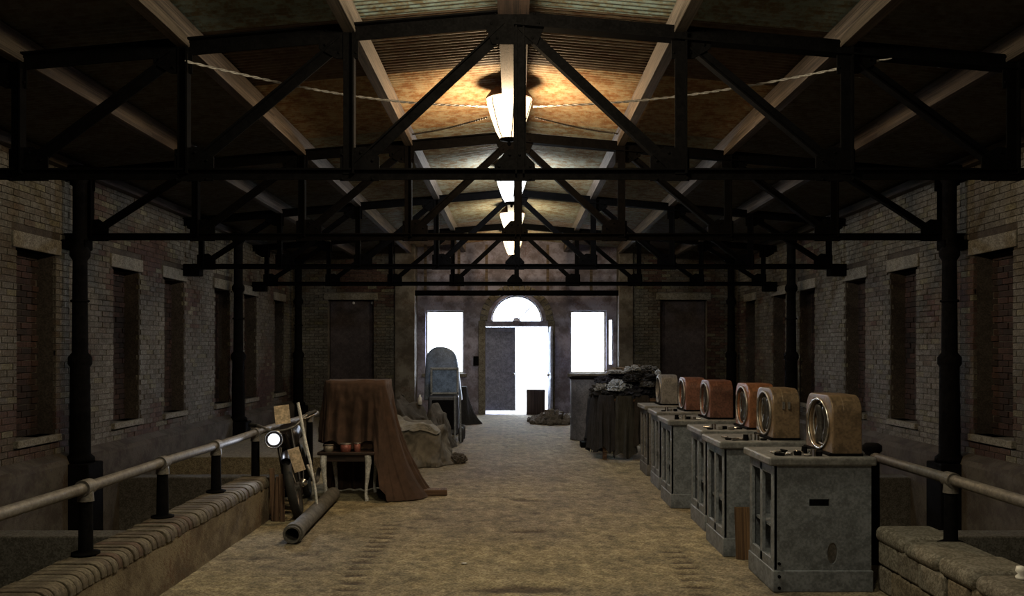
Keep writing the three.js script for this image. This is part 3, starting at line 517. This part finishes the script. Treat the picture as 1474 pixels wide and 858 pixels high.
head(2.10, CH, 9.56, 0.25, 0.5, 0.41, HEAD.red, 'red brown machine head with pale rim on the jutting cabinet');
head(2.08, CH, 10.8, 0.24, 0.48, 0.40, HEAD.red, 'dull red machine head on the fifth cabinet');
head(1.98, CH, 11.98, 0.22, 0.46, 0.40, HEAD.grey, 'plain grey machine head on the dark last cabinet');
{ // loose parts on the cabinet tops
  const kinds = [() => new THREE.TorusGeometry(0.022, 0.008, 6, 12).rotateX(Math.PI / 2).translate(0, 0.008, 0), () => new THREE.CylinderGeometry(0.011, 0.011, 0.07, 8).rotateZ(Math.PI / 2).translate(0, 0.011, 0), () => new RoundedBoxGeometry(0.05, 0.03, 0.04, 1, 0.005).translate(0, 0.015, 0), () => new THREE.CylinderGeometry(0.02, 0.024, 0.05, 10).translate(0, 0.025, 0)];
  const names = ['steel_ring', 'steel_pin', 'steel_block', 'steel_bushing'], words = ['small steel ring', 'small steel pin', 'small steel block', 'small steel bushing'];
  CAB.forEach(([x, d], ci) => {
    const n = [14, 8, 8, 6, 4, 0][ci], where = ['on the near slotted cabinet', 'on the second cabinet', 'on the third cabinet', 'on the jutting cabinet', 'on the fifth cabinet'][ci];
    for (let i = 0; i < n; i++) { const k = Math.floor(rnd() * 4); solid(names[k], words[k] + ' lying loose ' + where, 'machine part', [at(kinds[k](), x + 0.06 + (i % 7) * 0.047 + rr(-0.008, 0.008), CH, -d - 0.05 - Math.floor(i / 7) * 0.16 - rr(0, 0.09), 0, rr(0, 3), 0)], i % 3 ? (i % 2 ? M.chrome : M.oldMetal) : M.iron, words[k] + 's ' + where); }
  });
  solid('wooden_board', 'short brown wooden board leaning against the front of the second cabinet', 'board', [at(new RoundedBoxGeometry(0.12, 0.42, 0.025, 1, 0.004), 1.85, 0.208, -7.20, -0.14)], mat([0.20, 0.125, 0.07], { map: T.woodUp }));
}

// ------------------------------------------------------------------ draped cloth builder
function drape({ x0, x1, z0, z1, top, hem, flare, folds, seed, r = 0.06, sag = 0.03, amp = 1 }) {   // hem(a), flare(a): a runs 0..1 round the edge from the front left corner towards the right
  const N = 240, Mv = 26, P = [], I = [], per = 2 * ((x1 - x0) + (z0 - z1));
  const edge = (t) => { let s = t * per; if (s < x1 - x0) return [x0 + s, z0, 0, 1]; s -= x1 - x0; if (s < z0 - z1) return [x1, z0 - s, 1, 0]; s -= z0 - z1; if (s < x1 - x0) return [x1 - s, z1, 0, -1]; s -= x1 - x0; return [x0, z1 + s, -1, 0]; };
  const soft = (t) => { let a = [0, 0, 0, 0]; for (let k = -3; k <= 3; k++) { const e = edge(((t + k * 0.012) % 1 + 1) % 1); a = a.map((v, i) => v + e[i] / 7); } return a; };
  const cx = (x0 + x1) / 2, cz = (z0 + z1) / 2, NT = 6;
  for (let j = 0; j <= NT + Mv; j++) for (let i = 0; i < N; i++) {
    const t = i / N, [ex, ez, nx, nz] = soft(t);
    if (j <= NT) { const q = j / NT; const px = lerp(cx, ex, q), pz = lerp(cz, ez, q); P.push(px, top - sag * (1 - q * q) + 0.012 * n3(px * 6 + seed, 1, pz * 6) + 0.02 * q * Math.max(0, n3(t * 14, seed, 2)), pz); }
    else {
      const q = (j - NT) / Mv, h = hem(t), f = flare(t), y = lerp(top, h, Math.pow(q, 0.9)), drop = (top - y);
      const w = Math.sin(t * folds * 2 * Math.PI + 3 * n3(t * 9, seed, 1) + 0.5 * q) * 0.5 + 0.7 * n3(t * folds * 0.9, q * 1.5 + seed, 3);
      const o = r * sm(0, 0.12, q) * 0.4 + f * q * q + amp * 0.045 * w * sm(0.02, 0.6, drop) * (1 + 0.8 * drop) + amp * 0.012 * n3(t * 60, q * 8, seed);
      P.push(ex + nx * o, y, ez + nz * o);
    }
  }
  for (let j = 0; j < NT + Mv; j++) for (let i = 0; i < N; i++) { const a = j * N + i, b = j * N + (i + 1) % N, c = a + N, e = b + N; I.push(a, c, b, b, c, e); }
  const g = new THREE.BufferGeometry(); g.setAttribute('position', new THREE.Float32BufferAttribute(P, 3)); g.setIndex(I); g.computeVertexNormals(); return g;
}
const cloth = (c) => mat(c, { map: T.weave, rough: 1, bump: 0.002, side: THREE.DoubleSide });

// ------------------------------------------------------------------ left: white legged table under a brown cloth
{
  const t = thing('side_table', 'small dark table with slim curved white legs under the brown cloth', 'table', [-1.9, 0, -10.25]);
  mesh('table_top', [rbox(-0.31, 0.33, 0.515, 0.55, 0.34, -0.36, 0.01)], M.dark2 ??= mat([0.05, 0.03, 0.025], { map: T.wood, rough: 0.5 }), t);
  mesh('apron', [box(-0.27, 0.29, 0.44, 0.515, 0.29, 0.27), box(-0.27, 0.29, 0.44, 0.515, -0.31, -0.33), box(-0.27, -0.25, 0.44, 0.515, 0.27, -0.31), box(0.27, 0.29, 0.44, 0.515, 0.27, -0.31)], M.dark2, t);
  for (const [sx, sz] of [[-0.22, 0.29], [0.23, 0.29], [-0.22, -0.31], [0.23, -0.31]]) {
    const gs = []; const pts = [[0.02, 0.515, 0.036], [0.028, 0.44, 0.037], [0.018, 0.30, 0.026], [0.004, 0.15, 0.019], [0.0, 0.06, 0.017], [0.012, 0.0, 0.024]];
    for (let i = 0; i < pts.length - 1; i++) { const a = pts[i], b = pts[i + 1], s = Math.sign(sx); gs.push(rod(V(sx + s * a[0], a[1], sz + a[0] * 0.4), V(sx + s * b[0], b[1], sz + b[0] * 0.4), a[2], b[2], 12)); gs.push(at(new THREE.SphereGeometry(b[2], 10, 6), sx + s * b[0], Math.max(b[1], b[2]), sz + b[0] * 0.4)); }
    mesh('leg', gs, M.whitePaint, t);
  }
  const cr = thing('wooden_crate', 'tall wooden crate hidden on the table under the brown cloth', 'crate', [-1.83, 0.55, -10.37]);
  for (let i = 0; i < 6; i++) { const y = 0.01 + i * 0.126; mesh('slat', [rbox(-0.28, 0.30, y, y + 0.115, 0.22, 0.205, 0.003)], M.oldWood, cr); mesh('slat', [rbox(-0.28, 0.30, y, y + 0.115, -0.205, -0.22, 0.003)], M.oldWood, cr); mesh('slat', [rbox(-0.295, -0.28, y, y + 0.115, 0.22, -0.22, 0.003)], M.oldWood, cr); mesh('slat', [rbox(0.30, 0.315, y, y + 0.115, 0.22, -0.22, 0.003)], M.oldWood, cr); }
  mesh('base', [box(-0.28, 0.30, 0, 0.015, 0.2, -0.2)], M.oldWood, cr); mesh('lid', [rbox(-0.30, 0.32, 0.757, 0.775, 0.23, -0.23, 0.003)], M.oldWood, cr);
  const g = drape({ x0: -2.17, x1: -1.47, z0: -10.08, z1: -10.68, top: 1.345, folds: 17, seed: 4.2,
    hem: (a) => { const front = 0.62 + 0.05 * Math.sin(a * 40); return a < 0.215 ? front : a < 0.27 ? lerp(front, 0.012, sm(0.215, 0.255, a)) : a < 0.80 ? 0.012 : lerp(0.012, front, sm(0.80, 0.86, a)); },
    flare: (a) => 0.03 + 0.42 * sm(0.20, 0.28, a) * (1 - sm(0.5, 0.62, a)) });
  solid('draped_cloth', 'dark brown cloth draped over a crate and trailing to the floor', 'cloth', [g], cloth([0.105, 0.060, 0.042]));
  const tin = (x, z, r, h, c, l, n) => { const o = thing(n, l, 'tin', [x, 0.55, z]); mesh('body', [lathe([[0, 0], [r, 0], [r, h], [0, h]], 20)], mat(c, { rough: 0.4, metal: 0.2, bump: 0 }), o); mesh('lid', [lathe([[0, h], [r + 0.003, h], [r + 0.003, h + 0.012], [0, h + 0.015]], 20)], M.oldMetal, o); };
  tin(-2.09, -9.97, 0.05, 0.07, [0.35, 0.30, 0.24], 'pale round tin on the table edge under the brown cloth', 'round_tin');
  tin(-1.90, -9.97, 0.06, 0.085, [0.36, 0.12, 0.10], 'red round tin on the table edge under the brown cloth', 'round_tin');
  tin(-1.77, -9.97, 0.035, 0.09, [0.40, 0.15, 0.12], 'slim red tin on the table edge under the brown cloth', 'slim_tin');
  solid('plank_offcut', 'dark plank offcut on the floor beside the trailing brown cloth', 'plank', [at(new RoundedBoxGeometry(0.34, 0.07, 0.16, 1, 0.008), -0.96, 0.037, -10.35, 0, 0.1)], M.oldWood);
}
{ // heavy pipe lying on the floor
  const s = new THREE.Shape(); s.absarc(0, 0, 0.075, 0, Math.PI * 2, false); const hl = new THREE.Path(); hl.absarc(0, 0, 0.06, 0, Math.PI * 2, true); s.holes.push(hl);
  const o = thing('cast_pipe', 'heavy grey pipe lying on the floor in front of the motorcycle', 'pipe', [-1.94, 0.085, -7.72], 0.04);
  const pg = extr(s, 2.2); pg.translate(0, 0, -2.2); mesh('barrel', [toCreasedNormals(pg, 0.6)], M.pipe ??= mat([0.13, 0.122, 0.11], { map: T.grime, rough: 0.75, bump: 0.002 }), o);
  const c = new THREE.Shape(); c.absarc(0, 0, 0.088, 0, Math.PI * 2, false); const h2 = new THREE.Path(); h2.absarc(0, 0, 0.0755, 0, Math.PI * 2, true); c.holes.push(h2);
  const cg = extr(c, 0.12); cg.translate(0, 0, -0.16); mesh('socket', [toCreasedNormals(cg, 0.6)], M.pipe, o);
}
{ // motorcycle leaning against the end of the low wall, front wheel towards the viewer
  const o = thing('motorcycle', 'old stripped motorcycle with a lit headlamp leaning against the low wall', 'motorcycle', [-2.17, 0, -8.95], 0.16);
  o.rotation.order = 'YZX'; o.rotation.z = 0.20;
  const F = mat([0.035, 0.03, 0.032], { rough: 0.4, metal: 0.3, bump: 0 });
  const wheel = (z, name) => {
    const w = new THREE.Group(); w.name = name; w.position.set(0, 0.315, z); o.add(w);
    mesh('tyre', [new THREE.TorusGeometry(0.27, 0.043, 12, 40).rotateY(Math.PI / 2)], M.blackRubber, w);
    mesh('rim', [new THREE.TorusGeometry(0.228, 0.012, 8, 40).rotateY(Math.PI / 2)], M.oldMetal, w);
    mesh('hub', [new THREE.CylinderGeometry(0.045, 0.045, 0.13, 16).rotateZ(Math.PI / 2)], M.oldMetal, w);
    const sp = []; for (let i = 0; i < 18; i++) { const a = i / 18 * Math.PI * 2; sp.push(rod(V(i % 2 ? 0.03 : -0.03, 0.04 * Math.cos(a), 0.04 * Math.sin(a)), V(0, 0.225 * Math.cos(a + 0.25), 0.225 * Math.sin(a + 0.25)), 0.003, 0.003, 5)); } mesh('spokes', sp, M.oldMetal, w);
  };
  wheel(0, 'front_wheel'); wheel(-1.28, 'rear_wheel');
  for (const s of [-1, 1]) mesh('fork_leg', [rod(V(s * 0.075, 0.315, 0), V(s * 0.075, 0.88, -0.20), 0.018)], F, o);
  mesh('mudguard', [new THREE.TorusGeometry(0.335, 0.05, 8, 24, Math.PI * 0.8).rotateY(Math.PI / 2).rotateX(-0.4).translate(0, 0.315, 0)], F, o);
  mesh('handlebar', [tube([V(-0.33, 1.0, -0.38), V(-0.24, 0.98, -0.27), V(-0.1, 0.90, -0.2), V(0.1, 0.90, -0.2), V(0.24, 0.98, -0.27), V(0.33, 1.0, -0.38)], 0.013, 30)], M.oldMetal, o);
  for (const s of [-1, 1]) { mesh('grip', [rod(V(s * 0.25, 0.982, -0.282), V(s * 0.335, 1.002, -0.386), 0.02)], M.blackRubber, o); mesh('lever', [rod(V(s * 0.22, 0.955, -0.23), V(s * 0.33, 0.975, -0.31), 0.006)], M.chrome, o); }
  mesh('headlamp_shell', [lathe([[0, -0.13], [0.04, -0.125], [0.075, -0.08], [0.09, 0], [0.094, 0.012], [0.086, 0.012], [0, 0.0]], 24).rotateX(Math.PI / 2).translate(-0.09, 0.83, -0.02)], F, o);
  mesh('headlamp_rim', [new THREE.TorusGeometry(0.088, 0.007, 8, 30).translate(-0.09, 0.83, -0.004)], M.chrome, o);
  mesh('headlamp_lens', [lathe([[0, 0.018], [0.03, 0.014], [0.058, 0.004], [0, 0.002]], 20).rotateX(Math.PI / 2).translate(-0.09, 0.83, -0.008)], new THREE.MeshStandardMaterial({ color: 0xffffff, emissive: col(0.85, 0.9, 1), emissiveIntensity: 2.6 }), o);
  const L = new THREE.SpotLight(col(0.8, 0.87, 1), 1.2, 0, 0.9, 0.8); L.position.set(-0.09, 0.83, 0.03); L.castShadow = true; L.target.position.set(-0.09, 0.6, 1.2); o.add(L, L.target);
  mesh('frame_tube', [rod(V(0, 0.86, -0.22), V(0, 0.42, -0.50), 0.022), rod(V(0, 0.42, -0.50), V(0, 0.32, -1.28), 0.02), rod(V(0, 0.82, -0.26), V(0, 0.64, -0.95), 0.022), rod(V(0, 0.64, -0.95), V(0, 0.32, -1.28), 0.018)], F, o);
  mesh('fuel_tank', [at(new RoundedBoxGeometry(0.24, 0.2, 0.5, 4, 0.09), 0, 0.80, -0.58, 0.12)], F, o);
  mesh('saddle', [at(new RoundedBoxGeometry(0.24, 0.08, 0.42, 4, 0.038), 0, 0.76, -1.02)], M.blackRubber, o);
  mesh('engine', [rbox(-0.12, 0.12, 0.28, 0.52, -0.5, -0.82, 0.04), at(new THREE.CylinderGeometry(0.085, 0.085, 0.2, 16), 0, 0.6, -0.66)], M.iron, o);
  mesh('exhaust', [tube([V(0.13, 0.45, -0.5), V(0.17, 0.3, -0.45), V(0.17, 0.24, -0.7), V(0.16, 0.26, -1.5)], 0.024, 30)], M.oldMetal, o);
  mesh('crank_cover', [at(new THREE.SphereGeometry(0.045, 14, 10), 0.10, 0.34, -0.02), rod(V(0.11, 0.37, -0.02), V(0.13, 0.47, -0.03), 0.008)], M.chrome, o);
  // paper cards and stick held by it
  solid('card', 'cream card propped upright above the motorcycle handlebar', 'card', [at(new RoundedBoxGeometry(0.15, 0.19, 0.006, 1, 0.002), -2.37, 1.035, -9.04, -0.12, 0.2, 0.14)], mat([0.80, 0.62, 0.42], { map: T.grime, rough: 0.9 }));
  solid('card', 'cream card hanging beside the motorcycle fork', 'card', [at(new RoundedBoxGeometry(0.11, 0.24, 0.006, 1, 0.002), -2.145, 0.615, -8.72, 0.05, 0.25, 0.28)], mat([0.78, 0.60, 0.42], { map: T.grime, rough: 0.9 }));
  solid('white_stick', 'knobbly white stick leaning on the motorcycle', 'stick', [tube([V(-2.20, 1.16, -9.0), V(-2.16, 0.98, -8.98), V(-2.10, 0.74, -8.93), V(-2.05, 0.56, -8.9)], 0.016, 24), tube([V(-2.05, 0.56, -8.9), V(-1.99, 0.28, -8.86), V(-1.96, 0.012, -8.84)], 0.013, 16)], M.whitePaint);
  for (const [x, d, h, k] of [[-2.40, 8.80, 0.52, 0.05], [-2.35, 8.78, 0.44, -0.04], [-2.30, 8.76, 0.47, 0.03]]) solid('plank', 'narrow rough plank standing against the end of the low wall', 'plank', [at(new RoundedBoxGeometry(0.05, h, 0.022, 1, 0.003), x, h / 2, -d, -0.04, 0.1, k)], M.oldWoodUp, 'planks at the end of the low wall');
}

// ------------------------------------------------------------------ left, farther: canvas heaps, hooded machine, black sheet
{
  const canvas = cloth([0.22, 0.20, 0.17]), canvas2 = cloth([0.17, 0.155, 0.14]), dk = cloth([0.10, 0.085, 0.07]);
  const fold = ({ lean = 0.3, rough = 0.22, ...o }) => {      // drape, then slump it unevenly
    const g = drape({ hem: () => 0.01, r: 0.08, ...o }), p = g.attributes.position, k = o.seed;
    for (let i = 0; i < p.count; i++) {
      const x = p.getX(i), y = p.getY(i), z = p.getZ(i), u = (x - o.x0) / (o.x1 - o.x0), h = y / o.top;
      const c = 1 - Math.abs(n3(x * 3.1 + z * 1.2 + k, y * 2.0, z * 2.4 - x)) * 2.2, b = n3(x * 1.9 + k, 1, z * 1.9);
      p.setXYZ(i, x + 0.10 * h * n3(x * 2 + k, y * 3, z * 2) + 0.035 * c * h, Math.max(0.008, y * (1 - lean * (u - 0.3) + rough * b + 0.16 * c)), z + 0.12 * n3(k, x * 2.6, y * 4 + z) + 0.04 * c);
    }
    g.computeVertexNormals(); return g;
  };
  solid('canvas_bundle', 'big grey brown canvas bundle with a pale folded top behind the brown cloth', 'canvas', [fold({ x0: -1.98, x1: -1.12, z0: -12.9, z1: -13.75, top: 0.56, folds: 9, seed: 1.3, sag: -0.05, amp: 1.7, flare: (q) => 0.16 + 0.05 * Math.sin(q * 21) })], canvas);
  solid('canvas_flap', 'pale canvas flap folded along the top of the big canvas bundle', 'canvas', [fold({ x0: -2.0, x1: -1.13, z0: -12.88, z1: -13.1, top: 0.645, folds: 6, seed: 1.3, sag: 0.0, r: 0.03, amp: 0.5, hem: (q) => 0.555 + 0.025 * Math.sin(q * 17), flare: () => 0.03, lean: 0.3 })], cloth([0.40, 0.39, 0.36]));
  solid('canvas_bundle', 'dark canvas bundle heaped behind the big pale topped one', 'canvas', [fold({ x0: -1.95, x1: -1.45, z0: -14.3, z1: -14.8, top: 0.76, rough: 0.1, folds: 8, seed: 5.3, sag: -0.06, amp: 1.5, flare: (q) => 0.14 + 0.06 * Math.sin(q * 15) })], dk);
  solid('canvas_bundle', 'light grey crumpled sheet heaped against the hooded machine', 'canvas', [fold({ x0: -1.45, x1: -1.15, z0: -15.3, z1: -15.6, top: 0.6, rough: 0.1, folds: 7, seed: 9.7, sag: -0.04, amp: 1.3, flare: (q) => 0.12 + 0.05 * Math.sin(q * 13) })], canvas2);
  solid('sack', 'small dark sack on the floor at the foot of the canvas bundle', 'sack', [at(lump(0.14, 0.10, 0.14, { seed: 2.2, amp: 0.25, det: 14 }), -0.86, 0, -13.25)], dk);
  solid('white_bottle', 'small white bottle standing on the dark canvas bundle', 'bottle', [at(lathe([[0, 0], [0.035, 0], [0.035, 0.1], [0.014, 0.13], [0.014, 0.16], [0, 0.16]], 14), -1.55, 0.80, -14.5)], M.whitePaint);
  const m = thing('hooded_machine', 'dark upright machine with a rounded hood and a framed pale blue screen', 'machine', [-1.28, 0, -16.1]);
  const body = mat([0.05, 0.055, 0.07], { rough: 0.5, bump: 0.001 }), fr = mat([0.24, 0.26, 0.28], { rough: 0.4, metal: 0.3, bump: 0 });
  mesh('body', [rbox(-0.30, 0.26, 0.14, 0.86, 0.0, -0.75, 0.05, 3)], body, m);
  mesh('front_plate', [rbox(-0.22, 0.18, 0.25, 0.78, 0.02, -0.01, 0.01)], M.iron, m);
  const hs = new THREE.Shape(); hs.moveTo(-0.36, 0.8); hs.lineTo(-0.33, 1.5); hs.quadraticCurveTo(-0.30, 1.70, -0.12, 1.70); hs.quadraticCurveTo(0.14, 1.70, 0.16, 1.42); hs.lineTo(0.24, 0.8); hs.closePath();
  const hg = extr(hs, 0.3, 0.05); hg.translate(0, 0, -0.72); mesh('hood', [toCreasedNormals(hg, 0.9)], mat([0.15, 0.20, 0.30], { rough: 0.5, bump: 0.001 }), m);
  for (const [x0, x1, y0, y1] of [[-0.26, -0.22, 0.86, 1.36], [0.22, 0.26, 0.86, 1.36], [-0.26, 0.26, 1.33, 1.37], [-0.26, 0.26, 0.88, 0.92]]) mesh('screen_frame', [rbox(x0, x1, y0, y1, -0.06, -0.10, 0.008)], fr, m);
  mesh('screen', [box(-0.22, 0.22, 0.92, 1.33, -0.078, -0.082)], M.screen ??= mat([0.15, 0.21, 0.32], { rough: 0.12, bump: 0 }), m);
  mesh('steering_bar', [rod(V(-0.2, 1.08, -0.2), V(0.12, 0.96, -0.2), 0.014)], fr, m);
  for (const x of [0.20, 0.30]) mesh('front_post', [rod(V(x, 0.0, 0.06), V(x - 0.01, 0.86, 0.02), 0.018)], fr, m);
  for (const x of [-0.26, 0.3]) for (const z of [-0.1, -0.62]) mesh('wheel', [new THREE.TorusGeometry(0.10, 0.045, 10, 24).rotateY(Math.PI / 2).translate(x, 0.145, z), new THREE.CylinderGeometry(0.07, 0.07, 0.05, 16).rotateZ(Math.PI / 2).translate(x, 0.145, z)], M.blackRubber, m);
  const bs = drape({ x0: -1.30, x1: -1.10, z0: -20.0, z1: -20.5, top: 0.85, folds: 9, seed: 7.7, hem: () => 0.01, flare: (a) => 0.08 + 0.22 * sm(0.1, 0.25, a) * (1 - sm(0.45, 0.6, a)), r: 0.03, sag: 0 });
  solid('black_sheet', 'black sheet draped to the floor beside the closed door leaf', 'sheet', [bs], cloth([0.03, 0.03, 0.035]));
  for (const x of [-4.1, -3.62]) solid('porcelain_knob', 'small white porcelain knob over the dark blind panel', 'knob', [at(lathe([[0, 0], [0.025, 0], [0.035, 0.02], [0.035, 0.05], [0, 0.06]], 14), x, 2.88, ZEND - 0.2, Math.PI / 2)], M.whitePaint, 'porcelain knobs on the end wall');
  solid('switch_box', 'small dark switch box on the end wall between window and door', 'switch box', [rbox(-1.08, -0.94, 1.28, 1.52, ZDOOR, ZDOOR + 0.09, 0.01)], M.iron);
}

// ------------------------------------------------------------------ right, farther: clothes on a trestle, drum, rubble, crate in the doorway
{
  const t = thing('trestle_table', 'trestle table buried under a heap of clothes', 'table', [1.75, 0, -14.2]);
  mesh('table_top', [rbox(-0.42, 0.5, 0.90, 0.94, 0.55, -0.75, 0.006)], M.oldWood, t);
  for (const [x, z] of [[-0.36, 0.48], [0.44, 0.48], [-0.36, -0.68], [0.44, -0.68]]) mesh('leg', [rbox(x - 0.03, x + 0.03, 0, 0.9, z - 0.03, z + 0.03, 0.005)], M.oldWood, t);
  const coatC = [[0.035, 0.035, 0.045], [0.055, 0.055, 0.052], [0.04, 0.034, 0.032], [0.03, 0.032, 0.05], [0.075, 0.07, 0.065]];
  [[1.30, 1.52, 13.63, 0.16], [1.56, 1.80, 13.60, 0.07], [1.86, 2.06, 13.62, 0.2]].forEach(([x0, x1, d, h], i) => solid('hanging_coat', ['navy black coat hanging at the aisle corner of the trestle table', 'grey green coat hanging nearly to the floor from the trestle table', 'brown coat hanging over the trestle front beside the last cabinet'][i], 'coat', [drape({ x0, x1, z0: -d, z1: -d - 0.10, top: 0.985, folds: 6, seed: i * 3.1 + 0.4, hem: (a) => h + 0.05 * Math.sin(a * 19), flare: () => 0.04, r: 0.05, sag: 0, amp: 0.95 })], cloth(coatC[[0, 1, 2][i]])));
  [[13.85, 14.15, 0.12], [14.3, 14.62, 0.22]].forEach(([d0, d1, h], i) => solid('hanging_coat', ['black coat hanging over the aisle side of the trestle table', 'dark blue coat hanging by the grey drum from the trestle table'][i], 'coat', [drape({ x0: 1.22, x1: 1.32, z0: -d0, z1: -d1, top: 0.985, folds: 6, seed: 11 + i * 2.3, hem: (a) => h + 0.04 * Math.sin(a * 23), flare: () => 0.04, r: 0.05, sag: 0, amp: 0.95 })], cloth(coatC[i ? 3 : 0])));
  const C = { white: [0.70, 0.79, 0.95], pale: [0.5, 0.52, 0.56], black: [0.028, 0.028, 0.034], navy: [0.04, 0.045, 0.075], brown: [0.10, 0.075, 0.055], grey: [0.15, 0.15, 0.155], tan: [0.27, 0.21, 0.16] };
  const g = [['black', 1.5, 13.95, 0.94, 0.28, 0.13], ['navy', 1.85, 13.95, 0.94, 0.30, 0.15], ['black', 2.10, 14.1, 0.94, 0.24, 0.20], ['grey', 1.60, 14.5, 0.94, 0.30, 0.17], ['black', 1.95, 14.6, 0.94, 0.30, 0.19], ['white', 1.58, 13.74, 1.06, 0.15, 0.11], ['pale', 1.36, 13.88, 1.03, 0.10, 0.09], ['white', 1.78, 13.78, 1.10, 0.055, 0.045], ['navy', 1.62, 14.10, 1.17, 0.26, 0.09], ['tan', 1.72, 14.16, 1.33, 0.22, 0.055], ['black', 1.98, 13.98, 1.19, 0.24, 0.11], ['grey', 2.12, 14.1, 1.36, 0.17, 0.05], ['pale', 1.88, 13.90, 1.37, 0.08, 0.05], ['brown', 1.95, 14.3, 1.36, 0.18, 0.06], ['white', 2.24, 13.88, 1.30, 0.05, 0.05], ['pale', 1.60, 13.92, 1.32, 0.16, 0.035], ['white', 1.76, 13.84, 1.36, 0.045, 0.05], ['black', 1.78, 13.72, 1.20, 0.13, 0.07], ['navy', 1.40, 14.0, 1.15, 0.15, 0.08], ['grey', 2.05, 13.75, 1.12, 0.10, 0.05]];
  const words = { white: 'crumpled white cloth', pale: 'crumpled pale grey cloth', black: 'black bundled garment', navy: 'navy bundled garment', brown: 'brown bundled garment', grey: 'grey bundled garment', tan: 'tan bundled garment' };
  g.forEach(([c, x, d, y, r, h], i) => solid(c === 'white' || c === 'pale' ? 'crumpled_cloth' : 'bundled_garment', words[c] + (y < 1 ? ' at the bottom of the heap on the trestle table' : ' in the upper layers of the heap on the trestle table'), 'garment', [at(lump(r, h, r * 0.85, { seed: 20 + i * 2.7, amp: 0.42, fr: 2.1, ridge: 0.9, det: 14 }), x, y, -d, 0, i, 0)], cloth(C[c]), words[c] + 's on the trestle table'));
  const dm = thing('fibre_drum', 'tall dark grey drum standing in front of the bright window', 'drum', [1.36, 0, -16.75]);
  mesh('body', [lathe([[0, 0], [0.31, 0], [0.318, 0.02], [0.312, 0.05], [0.312, 0.4], [0.32, 0.415], [0.312, 0.43], [0.312, 0.80], [0.32, 0.815], [0.312, 0.83], [0.312, 1.15], [0, 1.15]], 40)], mat([0.105, 0.105, 0.125], { rough: 0.65, bump: 0.001 }), dm);
  mesh('lid', [lathe([[0, 1.15], [0.325, 1.15], [0.328, 1.16], [0.328, 1.19], [0.30, 1.195], [0.29, 1.18], [0, 1.18]], 40)], M.iron, dm);
  solid('dark_box', 'low dark box on the floor at the foot of the grey drum', 'box', [rbox(1.14, 1.34, 0.0, 0.10, -15.3, -15.6, 0.01)], M.iron);
  // rubble by the door: chunks and dust nobody could count
  const list = []; for (let i = 0; i < 220; i++) { const a = rr(0, 6.28), q = Math.sqrt(rnd()), x = 0.86 + 0.56 * q * Math.cos(a), z = -20.6 + 0.75 * q * Math.sin(a), s = rr(0.03, 0.10) * (x > 0.8 ? 1.35 : 0.9), h = 0.20 * (1 - q); const k = new THREE.IcosahedronGeometry(s, 0); k.scale(rr(0.8, 1.5), rr(0.5, 0.9), rr(0.8, 1.5)); list.push(at(k, x, h + s * 0.35, z, rr(0, 3), rr(0, 3), rr(0, 3))); }
  const rb = solid('rubble_heap', 'low heap of broken rubble on the floor in front of the doorway', 'rubble', list, mat([0.13, 0.118, 0.11], { map: T.dirt, rough: 1 })); rb.userData.kind = 'stuff';
  const ct = thing('shipping_crate', 'dark wooden crate standing in the open half of the doorway', 'crate', [0.30, 0, -23.02]);
  for (let i = 0; i < 5; i++) mesh('plank', [rbox(0.004 + i * 0.098, 0.094 + i * 0.098, 0.0, 0.66, 0.0, -0.02, 0.003)], M.crate ??= mat([0.075, 0.06, 0.066], { map: T.woodUp, rough: 0.85 }), ct);
  mesh('body', [box(0.01, 0.484, 0.01, 0.65, -0.021, -0.3)], M.crate, ct);
  for (const y of [0.03, 0.58]) mesh('batten', [rbox(0, 0.494, y, y + 0.06, 0.018, 0.0, 0.003)], M.crate, ct);
  solid('paper_scrap', 'tiny white paper scrap on the open earth floor', 'paper', [at(lump(0.022, 0.008, 0.016, { seed: 6, det: 3 }), -0.40, 0.0, -7.03)], M.whitePaint);
}
renderer.render(scene, camera);
